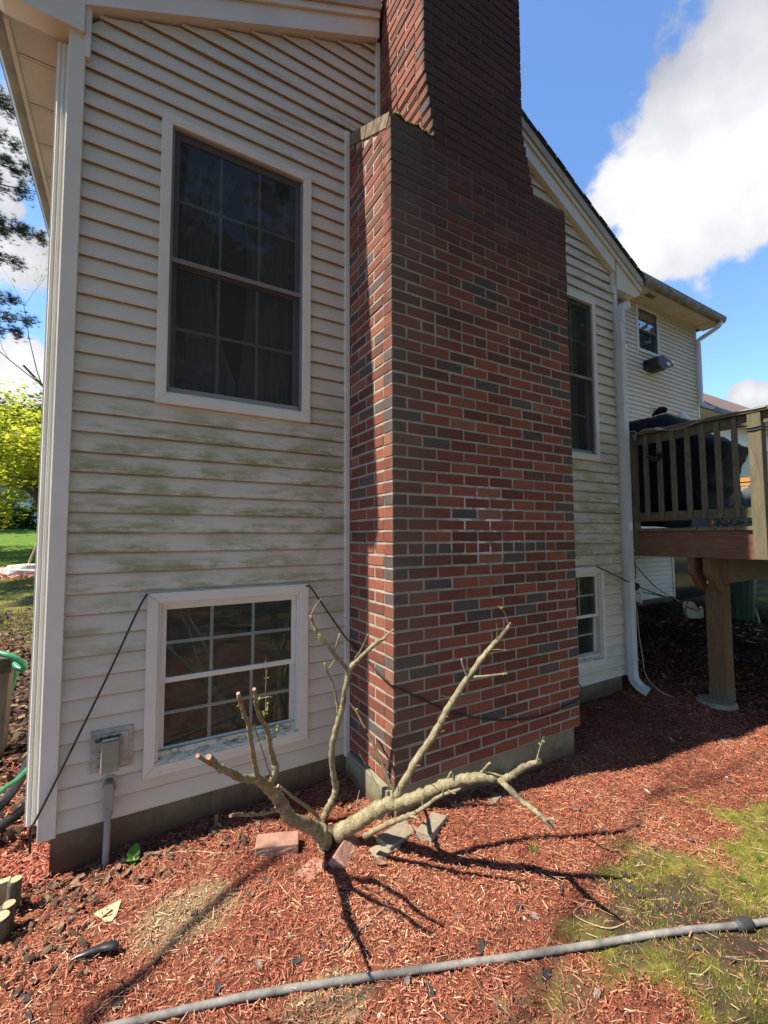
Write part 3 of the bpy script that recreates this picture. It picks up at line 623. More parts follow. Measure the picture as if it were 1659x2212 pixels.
for row in range(-82, 19):
    z1 = -row*CZ-JT/2; z0 = -(row+1)*CZ+JT/2; zm = (z0+z1)/2
    full = zm < 2.46
    L_, R_ = (0, W_) if full else (stack_l(zm), stack_r(zm))
    odd = (row % 2 != 0); off = 0 if full else (.0 if odd else .0)
    # front face
    x = 0 if full else L_; edges = []
    start = (0 if odd else -.1016)
    k = start
    while k < W_:
        edges.append((k, k+.2032)); k += .2032
    out_b = []
    for a, b in edges:
        hr = HEADROWS.get(row)
        if hr and a < hr[1] and b > hr[0]: out_b += [(a, a+.1016), (a+.1016, b)]
        else: out_b.append((a, b))
    for a, b in out_b:
        a_, b_ = max(a, L_), min(b, R_)
        if b_-a_ < .03:
            continue
        la = a_+(JT/2 if a_ > L_+1e-4 else 0); lb_ = b_-(JT/2 if b_ < R_-1e-4 else 0)
        if R_-b_ < .03: lb_ = R_
        if a_-L_ < .03: la = L_
        brick(la, lb_, 0, .09, z0, z1, tone_of(0, row, a, b))
    # left side face (the corner brick is shared with the front)
    y = .0913 if True else 0; ys = []
    k = .1016 if odd else .0
    X0 = L_ if not full else 0
    first = True
    k = (.1016 if odd else .2032-.1016)
    seg = []
    yy = .0905+JT/2
    nxt = (.1016+.1016) if not odd else (.1016+.2032)
    while yy < CD:
        seg.append((yy, min(nxt-JT/2, CD))); yy = nxt+JT/2; nxt += .2032
    for a, b in seg:
        if b-a < .02: continue
        t_ = tone_of(1, row, a, b)
        m0 = len(bk.v); brick(0, b-a, 0, .09, z0, z1, t_)
        for i in range(m0, len(bk.v)):            # turn the brick onto the side face
            v = bk.v[i]; bk.v[i] = (X0+v[1], a+v[0], v[2])
        if R_ > 0:
            m0 = len(bk.v); brick(0, b-a, 0, .09, z0, z1, t_)
            for i in range(m0, len(bk.v)):
                v = bk.v[i]; bk.v[i] = (R_-v[1], a+v[0], v[2])
# shoulder cheeks under the sloping caps
capz = lambda y: 2.452+.60*y
for row in range(-41, -36):
    z1 = -row*CZ-JT/2; z0 = -(row+1)*CZ+JT/2; odd = row % 2 != 0
    ystart = max(0, (z1+.085-2.452)/.60); k = ystart
    nxt = math.ceil((ystart-(0 if odd else .1016))/.2032+.15)*.2032+(0 if odd else .1016)
    yy = ystart
    while yy < CD-.03:
        e = min(nxt-JT/2, CD); t_ = tone_of(1, row, yy, e)
        for X0, sg in ((0, 1), (W_, -1)):
            m0 = len(bk.v); brick(0, e-yy, 0, .09, z0, z1, t_)
            for i in range(m0, len(bk.v)):
                v = bk.v[i]; bk.v[i] = (X0+sg*v[1], yy+v[0], v[2])
        yy = nxt+JT/2; nxt += .2032
chim = bk.build('chimney', BRICK, HOUSE)
mm = MB(); mm.box(.0035, W_-.0035, .0035, CD+.0, -1.284, 2.43)
mm.prism([(.006, 2.42), (CD, 2.42), (CD, capz(CD)-.02), (.006, 2.44)], 'x', .0065, .34); mm.prism([(.006, 2.42), (CD, 2.42), (CD, capz(CD)-.02), (.006, 2.44)], 'x', 1.15, W_-.0065)
mm.box(.246, 1.079, .0062, CD+.3, 2.86, 5.54)
for row in range(-43, -36):
    zb = -(row+1)*CZ; mm.box(stack_l(zb+.03)+.006, stack_r(zb+.03)-.006, .0064, CD-.01, zb+.001, zb+CZ-.001)
mm.build('mortar', MORT, chim)
CAPS = []; cp = MB(); sl_ = math.atan(.60)
for X0, X1 in ((-.004, .31), (1.19, W_-.008)):
    nb = 6; Ls = CD/math.cos(sl_)
    for k in range(nb):
        a = k/nb*Ls+.003; b = (k+1)/nb*Ls-.006; c, s = math.cos(sl_), math.sin(sl_)
        q_ = [(a*c+0*s, capz(0)+a*s), (b*c, capz(0)+b*s), (b*c+.075*s, capz(0)+b*s-.075*c), (a*c+.075*s, capz(0)+a*s-.075*c)]
        cp.prism(q_, 'x', X0+random.uniform(-.002, .002), X1, tone=random.choice([.9, 1, .85, .95]))
    CAPS.append(cp); cp = MB()
CAPM, t_, b_ = base_mat('mossy cap brick', .9, .1)
t_.links.new(ramp(t_, noise(t_, 14, 7, .7), [(.35, (.09, .085, .055)), (.55, (.21, .15, .10)), (.72, (.30, .22, .15))]), b_.inputs['Base Color']); bump(t_, b_, noise(t_, 120), .6, .004)
for cp in CAPS: cp.build('shoulder_cap', CAPM, chim)
MOSSG = simple('moss clump', (.03, .05, .012), (.012, .02, .006), 40, .95, .8, 150)
mo = MB()
for k in range(90):
    u = random.random(); xx = .03+.29*u; yy = random.uniform(0, .02); zz = 2.452+.006*math.sin(40*xx); r_ = random.uniform(.004, .011)
    for d_ in ((1, 0, 0), (0, 0, 1)): mo.tube([(xx-r_, yy, zz), (xx, yy, zz+r_*.9), (xx+r_, yy, zz)], [r_*.4, r_, r_*.4], 5, .3)
mo.build('moss', MOSSG, chim)
ft = MB(); ft.prism([(.02, .012), (1.47, .012), (1.47, .56), (.02, .56)], 'z', -2.2, -1.2865); ft.box(-.018, .0195, .04, .56, -2.2, -1.30); ft.build('footing', FOOT, chim, bevel=.006)
# --- outlet cover, conduit on the left of the wall
def wp(x, y, Y=.53): return P(x, y, Y=Y)
ob = D.objects.new('outlet_box', None); COL.objects.link(ob); ob.parent = HOUSE; ob.location = Vector(wp(240, 1630))-HOUSE.location; ob['label'] = 'dirty weatherproof outlet cover'
OBM = simple('dirty white plastic', (.52, .50, .44), (.22, .20, .15), 16, .6, .2, 60)
a = wp(*crp(300, 2800, 3.16, 180, 940)); b = wp(*crp(300, 2800, 3.16, 735, 305)); x0, x1, z0, z1 = a[0], b[0], a[2]+.004, b[2]
x0, x1 = -1.356, -1.18; z0, z1 = -1.076, -.882
mb = MB(); mb.box(x0, x1, .524, .545, z0, z1); mb.build('mounting_plate', OBM, ob, bevel=.004)
mb = MB(); mb.box(x0+.012, x1-.02, .515, .5235, z0+.018, z1-.02); mb.build('inner_plate', OBM, ob, bevel=.003)
CLR, t_, b_ = base_mat('cloudy clear plastic', .35, .5); b_.inputs['Base Color'].default_value = (.34, .31, .22, 1); b_.inputs['Alpha'].default_value = .72
mb = MB(); mb.prism([(.468, z0+.01), (.515, z0+.005), (.515, z1-.045), (.482, z1-.048)], 'x', x0+.045, x1-.055); mb.build('cover_lid', CLR, ob, bevel=.006)
for k in (.045, .085, .115): mb = MB(); mb.box(x0+.032, x0+.044, .498, .514, z0+k-.03, z0+k-.012); mb.build('hinge', OBM, ob)
mb = MB(); mb.box(x0+.05, x1-.06, .50, .514, z1-.046, z1-.036); mb.build('latch', OBM, ob)
mb = MB(); mb.box(x0+.062, x1-.07, .488, .513, z0+.05, z0+.072); mb.box(x0+.062, x1-.07, .488, .513, z0+.09, z0+.112); mb.build('socket', simple('socket', (.55, .52, .46), None, 8, .5, 0), ob, bevel=.003)
mb = MB()
for k in range(40):
    xx = x0+.02+random.random()*.11; zz = z1-.03-abs(random.gauss(0, .008)); mb.tube([(xx, .512, zz), (xx+random.uniform(-.01, .01), .505, zz+random.uniform(-.006, .006)), (xx+random.uniform(-.014, .014), .508, zz-.005)], [.0012, .003, .001], 5, .3)
mb.build('web_debris', simple('web dirt', (.05, .04, .03), None, 30, .95, 0), ob)
cd = D.objects.new('conduit', None); COL.objects.link(cd); cd.parent = HOUSE; cd.location = Vector((-1.28, .52, -1.3))-HOUSE.location
mb = MB(); c0 = wp(*crp(300, 2800, 3.16, 440, 1010), Y=.50); c1 = wp(*crp(300, 2800, 3.16, 420, 1380), Y=.50)
mb.prism([(-.018, 0), (.018, 0), (.021, .02), (.021, .105), (.012, .128), (-.012, .128), (-.021, .105), (-.021, .02)], 'y', .478, .535)
mb.v = [(v[0]+c1[0], v[1], v[2]+c1[2]-.005) for v in mb.v]; mb.build('access_body', PVC, cd, bevel=.005)
mb = MB(); mb.tube([(c1[0], .503, c1[2]+.01), (c1[0], .503, c1[2]-.03)], .020, 14); mb.tube([(c1[0], .503, c1[2]-.02), (c1[0]-.008, .502, -1.6)], .0145, 14); mb.build('pipe', PVC, cd, smooth=False)
SCRW = simple('screw steel', (.5, .5, .5), None, 5, .3, 0, metal=1)
for zz in (.012, .112): mb = MB(); mb.tube([(c1[0], .4785, c1[2]+zz-.005), (c1[0], .474, c1[2]+zz-.005)], .0045, 8); mb.build('screw', SCRW, cd)
# caulk bead around the top
mb = MB(); mb.tube(smooth_path([(c1[0]-.024, .530, c1[2]+.09), (c1[0]-.02, .528, c1[2]+.128), (c1[0], .528, c1[2]+.137), (c1[0]+.022, .528, c1[2]+.125), (c1[0]+.026, .53, c1[2]+.07)]), .006, 7, .3); mb.build('caulk', simple('caulk', (.5, .42, .33), None, 20, .7, .3, 100), cd)
# --- right downspout of the wing
ds = D.objects.new('downspout', None); COL.objects.link(ds); ds.parent = HOUSE; ds.location = Vector((3.0, .5, -1.4))-HOUSE.location; ds['label'] = 'white downspout at the right corner'
def rect_tube(pts, w_, d_, wide=(1, 0, 0), crimp=0):
    mb = MB(); n = len(pts); vs = []; wd = Vector(wide)
    for i, p in enumerate(pts):
        p = Vector(p); t = (Vector(pts[min(i+1, n-1)])-Vector(pts[max(i-1, 0)])).normalized(); s = (wd-t*wd.dot(t)).normalized(); u = t.cross(s)
        k = 1+(crimp*(1 if i % 2 else -1))
        prof = []
        for (a, b) in ((-1, -1), (-.4, -1), (-.34, -.86), (.34, -.86), (.4, -1), (1, -1), (1, 1), (-1, 1)): prof.append(p+s*(a*w_/2*k)+u*(b*d_/2*k))
        vs += prof
    m_ = 8; fs = [(i*m_+j, i*m_+(j+1) % m_, (i+1)*m_+(j+1) % m_, (i+1)*m_+j) for i in range(n-1) for j in range(m_)]
    mb.add(vs, fs+[tuple(range(m_)), tuple(range((n-1)*m_, n*m_))]); return mb
xd = 3.0
rect_tube([(xd-.012, .475, 2.22), (xd-.012, .475, -1.30)], .075, .06).build('pipe', DSP, ds, bevel=.003)
rect_tube([tuple(v) for v in smooth_path([(xd-.012, .475, 2.18), (xd-.008, .478, 2.27), (xd+.04, .482, 2.36), (xd+.13, .49, 2.40), (xd+.22, .55, 2.45), (xd+.30, .64, 2.58)], 5)], .078, .062, (0, 1, 0), .03).build('elbow', DSP, ds)
rect_tube([tuple(v) for v in smooth_path([(xd-.012, .475, -1.27), (xd-.008, .468, -1.34), (xd+.008, .42, -1.40), (xd+.03, .36, -1.435)], 6)], .078, .06, (1, 0, 0), .025).build('elbow', DSP, ds)
for zz in (-.12, -1.16, 1.35): mb = MB(); mb.box(xd-.055, xd+.03, .44, .51, zz, zz+.022); mb.build('strap', DSP, ds, bevel=.002)
# ---------------------------------------------------------------- main part of the house, set back on the right
MY = 3.3
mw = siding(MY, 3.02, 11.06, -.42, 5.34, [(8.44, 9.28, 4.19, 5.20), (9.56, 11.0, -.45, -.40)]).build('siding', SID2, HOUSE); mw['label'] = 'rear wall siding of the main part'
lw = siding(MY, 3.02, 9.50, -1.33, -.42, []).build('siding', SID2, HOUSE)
mb = MB(); mb.box(3.0, 9.5, MY+.012, 10, -2.3, -1.30); mb.build('foundation', CONC, HOUSE)
mb = MB(); mb.box(11.055, 11.115, MY-.02, MY+.04, -1.3, 5.34); mb.box(9.49, 9.56, MY-.02, MY+.05, -1.36, -.43); mb.box(11.04, 11.0401, MY, MY+.01, 0, .1); mb.build('corner_board', TRIM, HOUSE)
mb = MB(); mb.box(11.08, 11.11, MY+.04, 10, -1.46, 5.34); mb.box(3.05, 11.1, 9.9, 10, -1.4, 5.3); mb.build('side_wall', SID2, HOUSE)
dd = MB(); dd.box(9.56, 11.05, MY+.02, MY+.05, -1.46, -.42); dd.build('patio_door', simple('dark door glass', (.012, .014, .02), None, 4, .12, 0, spec=.5), HOUSE)
window(8.41, 9.31, 4.165, 5.23, MY, cols=2, label='upstairs window of the main part', screen=True, frm=TRIM, tw=.06)
so2 = MB(); so2.box(3.1, 11.50, MY-.40, MY-.002, 5.345, 5.36)
x_ = 3.3
while x_ < 11.4: so2.box(x_, x_+.012, MY-.39, MY-.01, 5.339, 5.3445); x_ += .3
so2.box(3.1, 11.12, MY-.02, MY-.016, 5.30, 5.344); so2.build('soffit', simple('cream soffit', (.62, .55, .44), None, 6, .6, 0), HOUSE)
sv = MB(); sv.box(8.42, 8.72, MY-.30, MY-.20, 5.332, 5.338); sv.build('soffit_vent', simple('vent grey', (.16, .15, .13), None, 30, .8, 0), HOUSE)
GUT2 = simple('mossy gutter', (.36, .35, .32), (.12, .125, .10), 5, .7, .3, 40, (1, 1, 3))
g2 = MB(); g2.prism([(MY-.42, 5.33), (MY-.40, 5.33), (MY-.40, 5.49), (MY-.42, 5.49)], 'x', 3.0, 11.5); 
g2.prism([(MY-.421, 5.36), (MY-.49, 5.37), (MY-.52, 5.42), (MY-.53, 5.50), (MY-.52, 5.50), (MY-.505, 5.42), (MY-.48, 5.385), (MY-.421, 5.375)], 'x', 3.0, 11.52); g2.build('gutter', GUT2, HOUSE)
mr_ = MB(); mr_.prism([(MY-.47, 5.485), (6.8, 7.6), (10.2, 5.5), (10.2, 5.40), (6.8, 7.5), (MY-.40, 5.40)], 'x', 3.0, 11.5)
mr_.prism([(MY-.4, 5.362), (6.8, 7.4), (10, 5.40)], 'x', 11.30, 11.46); mr_.build('roof', SHING, HOUSE)
d2 = D.objects.new('downspout', None); COL.objects.link(d2); d2.parent = HOUSE; d2.location = Vector((11.1, 3.2, 3))-HOUSE.location; d2['label'] = 'downspout on the far corner of the main part'
rect_tube([tuple(v) for v in smooth_path([(11.36, MY-.46, 5.38), (11.33, MY-.42, 5.26), (11.22, MY-.18, 5.10), (11.09, MY-.075, 4.98), (11.085, MY-.07, 4.85)], 5)], .08, .07).build('elbow', DSP, d2)
rect_tube([(11.085, MY-.07, 4.9), (11.085, MY-.07, 3.45)], .085, .07).build('pipe', DSP, d2)
rect_tube([tuple(v) for v in smooth_path([(11.085, MY-.07, 3.5), (11.09, MY-.08, 3.36), (11.16, MY-.18, 3.26), (11.24, MY-.28, 3.22)], 4)], .088, .07, (1, 0, 0), .03).build('elbow', DSP, d2)
# flood light and vents
flp = D.objects.new('flood_light', None); COL.objects.link(flp); flp.parent = HOUSE; flp.location = Vector((8.7, MY-.1, 3.8))-HOUSE.location; flp['label'] = 'black twin flood light on the rear wall'
BLK = simple('black plastic', (.014, .015, .018), None, 10, .4, 0, spec=.5)
LP_ = lambda x, y, Y: P(*crp(2450, 1100, 3.687, x, y), Y=Y)
a = LP_(440, 1350, MY); mb = MB(); mb.box(a[0], a[0]+.09, MY-.12, MY-.016, a[2]-.09, a[2]+.12); mb.build('housing', BLK, flp, bevel=.02)
mb = MB(); hp = [(a[0]+.0, a[2]+.12), (a[0]+.20, a[2]+.17), (a[0]+.45, a[2]+.15), (a[0]+.68, a[2]+.07), (a[0]+.66, a[2]+.02), (a[0]+.30, a[2]-.13), (a[0]+.14, a[2]-.12), (a[0]+.0, a[2]-.04)]; mb.prism(hp, 'y', MY-.34, MY-.05); mb.build('lamp_head', BLK, flp, bevel=.015)
LEDM = simple('yellow led panel', (.80, .74, .42), None, 20, .4, 0); ux, uz = .36/.39, .15/.39
for u0, u1, y0, y1 in ((.02, .17, MY-.30, MY-.10), (.21, .36, MY-.30, MY-.10)):
    q_ = lambda u, yy: (a[0]+.30+ux*u+uz*.006, yy, a[2]-.13+uz*u-ux*.006)
    mb = MB(); mb.add([q_(u0, y0), q_(u1, y0), q_(u1, y1), q_(u0, y1)], [(0, 1, 2, 3)]); mb.build('led_panel', LEDM, flp)
    mb = MB(); mb.box(a[0]+.32+u0*1.1, a[0]+.32+u1*1.05, MY-.346, MY-.341, a[2]-.02+u0*.42, a[2]+.055+u0*.42); mb.build('led_panel', LEDM, flp)
mb = MB(); mb.box(a[0]+.01, a[0]+.14, MY-.03, MY-.01, a[2]-.16, a[2]-.10); mb.build('mounting_plate', TRIM, flp)
a = LP_(555, 1950, MY); b = LP_(670, 2050, MY)
mb = MB(); z0, z1 = b[2]+.0, a[2]; mb.box(a[0], a[0]+.30, MY-.03, MY-.014, z0-.02, z0+.0); mb.box(a[0], a[0]+.30, MY-.03, MY-.014, z1, z1+.02); mb.box(a[0], a[0]+.02, MY-.03, MY-.0141, z0, z1); mb.box(a[0]+.28, a[0]+.30, MY-.03, MY-.0141, z0, z1)
v1 = mb.build('wall_vent', TRIM, HOUSE); mb = MB(); mb.prism([(MY-.012, z1), (MY-.04, z0), (MY-.012, z0)], 'x', a[0]+.022, a[0]+.278); mb.build('flap', simple('grey flap', (.25, .25, .25), None, 9, .5, 0), v1)
a = LP_(985, 2020, MY)
mb = MB(); mb.prism([(MY-.015, a[2]), (MY-.04, a[2]), (MY-.15, a[2]-.17), (MY-.15, a[2]-.19), (MY-.015, a[2]-.19)], 'x', a[0], a[0]+.20); mb.box(a[0]-.0, a[0]+.12, MY-.05, MY-.012, a[2]-.28, a[2]-.191); mb.build('dryer_vent', simple('white vent hood', (.7, .69, .65), None, 8, .4, 0), HOUSE, bevel=.005)
# garage wing far right
GY = 4.2
gq = siding(GY, 11.12, 23, -.9, 3.5, []).build('siding', simple('garage siding', (.52, .53, .40), (.46, .47, .35), 3, .5, .1), HOUSE); gq['label'] = 'sage tinted garage wall siding'
mb = MB(); mb.box(11.12, 23, GY+.02, GY+.2, -2.2, 3.5); mb.build('foundation', CONC, HOUSE)
mb = MB(); mb.prism([(GY-.55, 3.66), (GY-.55, 3.56), (6.3, 5.62), (9, 3.4), (6.3, 5.78)], 'x', 11.13, 23.4); mb.build('roof', SHING2, HOUSE)
mb = MB(); mb.box(11.13, 23.4, GY-.60, GY-.551, 3.50, 3.63); mb.build('gutter', simple('dark gutter', (.05, .05, .055), None, 9, .5, 0), HOUSE)
mb = MB(); mb.box(11.13, 23.4, GY-.55, GY-.005, 3.505, 3.53); mb.box(11.125, 23.3, GY-.06, GY-.02, 2.95, 3.50); mb.build('soffit', TRIM, HOUSE)
# ================================================================= PRUNED SHRUB
def mat_bark(name, hi, lo, sc=(1, 1, 1)):
    m, t, b = base_mat(name, .8, .2)
    c = ramp(t, noise(t, 28, 7, .7, sc), [(.3, lo), (.55, tuple((x+y)/2 for x, y in zip(hi, lo))), (.72, hi)])
    c = mix(t, rng_(t, noise(t, 130, 3, .6), .58, .7, 0, .6), c, tuple(x*1.45 for x in hi))
    c = mix(t, rng_(t, noise(t, 60, 3, .6), .62, .72, 0, .8), c, tuple(x*.4 for x in lo))
    t.links.new(c, b.inputs['Base Color']); bump(t, b, math_(t, 'ADD', noise(t, 55, 6, .75), noise(t, 190, 3, .6)), .8, .006); return m
BARK = mat_bark('olive tan bark', (.42, .355, .205), (.12, .10, .055)); BARKD = mat_bark('dark bark', (.15, .12, .07), (.05, .04, .028)); CUT = simple('cut wood end', (.45, .30, .19), (.28, .17, .10), 40, .8, .3, 150)
A4 = lambda x, y: crp(1200, 2300, 1.3825, x, y); A5 = lambda x, y: crp(780, 2900, 2.023, x, y)
SH = empty('pruned_shrub', P(715, 1812, Z=GZ), 'hard pruned leafless shrub with thick bare limbs in front of the chimney corner', 'shrub')
CUTS = []; BUDS = []
def limb(pts, m=BARK, name='branch', conv=A4, cut=True, wob=.05, n=12, par=SH, buds=0, sub=6):
    """pts: (x, y, worldY, radius) in photo positions on real planes"""
    ym = (lambda Y: Y) if par is not SH else (lambda Y: .06+(Y-.06)*3.0) if conv is A5 else (lambda Y: .03+(Y-.03)*1.85)
    c = [np.append(P(*conv(x, y), Y=ym(Y)), r*(ym(Y)+1.987)/(Y+1.987)) for x, y, Y, r in pts]; c = smooth_path(c, sub)
    rs = [max(.0007, v[3]*(1+.05*math.sin(i*1.9)+random.uniform(-.07, .07))) for i, v in enumerate(c)]
    # little knots where twigs were taken off
    for _ in range(max(1, len(c)//9)): rs[random.randrange(len(rs))] *= 1.16
    j = lambda r: random.uniform(-.12, .12)*r
    pp = [(v[0]+j(v[3]), v[1]+j(v[3]), v[2]+j(v[3])) for v in c]
    mb = MB().tube(pp, [q*.9 for q in rs], n, wob*1.4); o = mb.build(name, m, par, smooth=True)
    if cut and rs[-1] > .004:
        d_ = (Vector(pp[-1])-Vector(pp[-2])).normalized(); CUTS.append((Vector(pp[-1]), d_, rs[-1]))
    for _ in range(buds):
        i = random.randrange(2, len(pp)); BUDS.append((Vector(pp[i]), rs[i]))
    return o
# base stool
b0 = P(715, 1812, Z=GZ)
mb = MB(); mb.tube(smooth_path([(b0[0]+.0, b0[1]+.01, GZ-.06), (b0[0]-.005, b0[1], GZ+.01), (b0[0]-.01, b0[1]-.005, GZ+.05)], 5), [.05, .05, .048, .046, .045, .044, .042, .04, .036, .03, .02], 14, .12); mb.build('stump', BARKD, SH, smooth=True)
limb([(210, 1430, .03, .041), (300, 1375, .0, .040), (400, 1310, -.05, .037), (500, 1265, -.11, .036), (600, 1248, -.16, .031), (700, 1205, -.20, .028), (800, 1160, -.24, .026), (900, 1130, -.27, .0255), (980, 1118, -.30, .025), (1060, 1122, -.32, .024), (1120, 1130, -.33, .022), (1170, 1110, -.34, .0195), (1240, 1060, -.36, .0165), (1330, 1030, -.38, .0135)], n=16, buds=7)
limb([(1100, 1128, -.33, .018), (1150, 1175, -.36, .016), (1220, 1245, -.39, .0155), (1300, 1305, -.42, .0145), (1360, 1360, -.44, .0135), (1400, 1395, -.45, .013)], buds=1)
limb([(1360, 1358, -.44, .006), (1385, 1348, -.46, .007), (1408, 1352, -.47, .006)])
limb([(535, 1225, -.13, .021), (560, 1175, -.14, .020), (640, 1030, -.16, .019), (740, 880, -.18, .0185), (830, 720, -.20, .018), (930, 565, -.22, .0165), (1030, 430, -.24, .0145), (1110, 340, -.25, .0125), (1168, 268, -.26, .0105)], n=14, buds=3)
limb([(925, 560, -.22, .007), (905, 510, -.22, .006), (893, 468, -.22, .005)])
limb([(950, 565, -.22, .0075), (1010, 560, -.26, .006), (1080, 552, -.30, .0055), (1143, 545, -.33, .005)], buds=1)
limb([(1150, 270, -.26, .0045), (1138, 225, -.26, .0035), (1113, 180, -.26, .0025)], cut=False, buds=2)
limb([(1088, 355, -.25, .0028), (1090, 310, -.25, .002), (1086, 265, -.25, .0014)], cut=False)
limb([(1065, 415, -.25, .003), (1100, 412, -.27, .0018), (1145, 416, -.29, .0014)], cut=False)
for (a, b_, c_, d__) in ((835, 680, 785, 670), (880, 660, 900, 658), (800, 785, 820, 784), (780, 872, 798, 860), (640, 1060, 662, 1052), (915, 600, 935, 605), (760, 800, 768, 780), (545, 1195, 540, 1165)):
    limb([(a, b_, -.19, .003), ((a+c_)/2, (b_+d__)/2-3, -.21, .0022), (c_, d__, -.23, .0018)], cut=False, n=6, sub=3)
# low forked branch in front
limb([(360, 1445, -.06, .014), (430, 1405, -.10, .0145), (510, 1365, -.14, .014), (580, 1340, -.17, .0125), (640, 1315, -.20, .012), (700, 1275, -.23, .0105), (770, 1225, -.26, .009), (885, 1183, -.30, .006)], buds=1)
limb([(600, 1335, -.18, .007), (630, 1338, -.21, .0065), (655, 1350, -.22, .006)])
limb([(790, 1215, -.27, .003), (790, 1195, -.27, .0025), (792, 1185, -.27, .002)], cut=False)
limb([(820, 1190, -.28, .0045), (845, 1205, -.31, .004), (860, 1208, -.32, .0035)])
limb([(675, 1285, -.22, .003), (677, 1262, -.22, .0025), (676, 1243, -.22, .0022)], cut=False)
# dark twiggy limb leaning back toward the wall
limb([(560, 1215, -.13, .013), (510, 1180, -.11, .012), (485, 1130, -.09, .011), (455, 1050, -.05, .010), (430, 985, -.02, .0095), (390, 905, .02, .008), (345, 820, .07, .0065), (310, 755, .10, .005), (272, 705, .13, .003)], BARKD, buds=5)
limb([(465, 1060, -.05, .0095), (435, 1030, -.04, .0085), (405, 1005, -.03, .0075), (385, 985, -.02, .007)], BARKD)
limb([(520, 1285, -.13, .015), (515, 1250, -.13, .013), (505, 1190, -.12, .009)], BARK, cut=False)
limb([(330, 990, .03, .0018), (370, 1060, .0, .002), (410, 1130, -.04, .002), (440, 1200, -.08, .0018), (450, 1250, -.09, .0016)], BARKD, cut=False, n=6)
limb([(345, 1330, .0, .0035), (318, 1280, .0, .003), (320, 1235, .0, .0028), (330, 1190, .0, .002)], cut=False)
limb([(800, 1160, -.24, .0075), (830, 1100, -.25, .006), (838, 1090, -.25, .005)], cut=True)
limb([(838, 1090, -.25, .004), (850, 1120, -.26, .0045), (856, 1155, -.26, .005)], BARKD, cut=False)
limb([(985, 1115, -.30, .0095), (1010, 1085, -.31, .008), (1048, 1040, -.33, .006)], buds=1)
limb([(1305, 1030, -.38, .0035), (1318, 985, -.38, .003), (1335, 930, -.38, .002), (1352, 890, -.38, .0012)], cut=False, buds=5)
# left limb and its uprights
limb([(1040, 1000, .06, .036), (1055, 940, .055, .038), (1000, 860, .05, .0345), (900, 810, .04, .032), (800, 770, .03, .030), (740, 710, .02, .029), (690, 620, .01, .028), (620, 540, .0, .026), (560, 480, -.01, .0235), (510, 440, -.02, .022), (440, 440, -.03, .0175), (360, 425, -.04, .0165), (290, 385, -.05, .0165), (200, 345, -.06, .0155), (150, 300, -.07, .0145), (108, 258, -.08, .0135)], conv=A5, n=16, buds=4)
limb([(170, 340, -.06, .009), (100, 300, -.08, .0085), (22, 248, -.11, .008)], conv=A5)
limb([(505, 430, -.02, .013), (495, 370, -.03, .012), (470, 240, -.05, .0115), (445, 80, -.07, .0105), (430, -20, -.085, .010), (400, -85, -.10, .0098), (372, -165, -.11, .009), (350, -255, -.12, .0085)], conv=A5, buds=7)
limb([(615, 520, .0, .016), (625, 450, -.01, .015), (655, 370, -.02, .0155), (640, 300, -.02, .0155), (615, 210, -.03, .012), (600, 110, -.05, .011), (575, 20, -.06, .0105), (530, -60, -.08, .010), (500, -150, -.10, .0095), (490, -230, -.11, .0085), (480, -290, -.12, .008)], conv=A5, buds=8)
limb([(620, 420, -.02, .004), (590, 350, -.03, .0032), (565, 260, -.04, .003), (530, 160, -.06, .003), (500, 70, -.08, .0028), (478, 0, -.09, .002)], conv=A5, cut=False, buds=4, n=7)
limb([(560, -60, -.085, .003), (575, -160, -.09, .0028), (572, -280, -.095, .0024), (578, -400, -.10, .002), (570, -520, -.10, .0012)], conv=A5, cut=False, buds=9, n=7)
limb([(500, -190, -.10, .003), (540, -215, -.11, .0026), (585, -225, -.12, .0026), (625, -225, -.12, .0022)], conv=A5, cut=False, n=7)
limb([(600, 150, -.05, .003), (635, 90, -.06, .002), (665, 20, -.07, .0015)], conv=A5, cut=False, buds=3, n=6)
limb([(680, 650, .01, .011), (640, 690, -.02, .0095), (560, 715, -.06, .0085), (440, 725, -.10, .008), (340, 725, -.13, .0075), (285, 735, -.15, .007)], conv=A5)
limb([(1030, 800, .08, .009), (980, 730, .09, .0085), (900, 660, .08, .008), (800, 590, .07, .0072), (720, 525, .06, .007), (672, 492, .06, .0065)], conv=A5)
limb([(690, 590, .01, .0022), (688, 560, .01, .002), (690, 530, .01, .0018)], conv=A5, cut=False, n=6)
# buds and cut ends
def mkbuds():
    mb = MB()
    for p, r in BUDS:
        for k in range(random.choice((1, 2, 2, 3))):
            d_ = Vector((random.gauss(0, 1), random.gauss(0, 1), random.gauss(.3, 1))).normalized(); q_ = p+d_*(r*.9); L = random.uniform(.006, .015)
            s = d_.orthogonal().normalized()*L*.32; e = q_+d_*L+Vector((0, 0, L*.3))
            mb.add([q_-s*.3, q_+d_*L*.5-s, e, q_+d_*L*.5+s, q_+d_*L*.5+s.cross(d_)*.8], [(0, 1, 2), (0, 2, 3), (0, 4, 2), (1, 4, 3)])
    return mb
BUDM = simple('yellow green bud', (.30, .36, .05), (.18, .24, .03), 30, .6, 0)
tag(mkbuds().build('leaf_buds', BUDM, SH), kind='stuff')
mb = MB()
for p, d_, r in CUTS: mb.tube([p-d_*.002, p+d_*.0015], [r*.93, r*.86], 14, .03)
tag(mb.build('cut_ends', CUT, SH), kind='stuff')
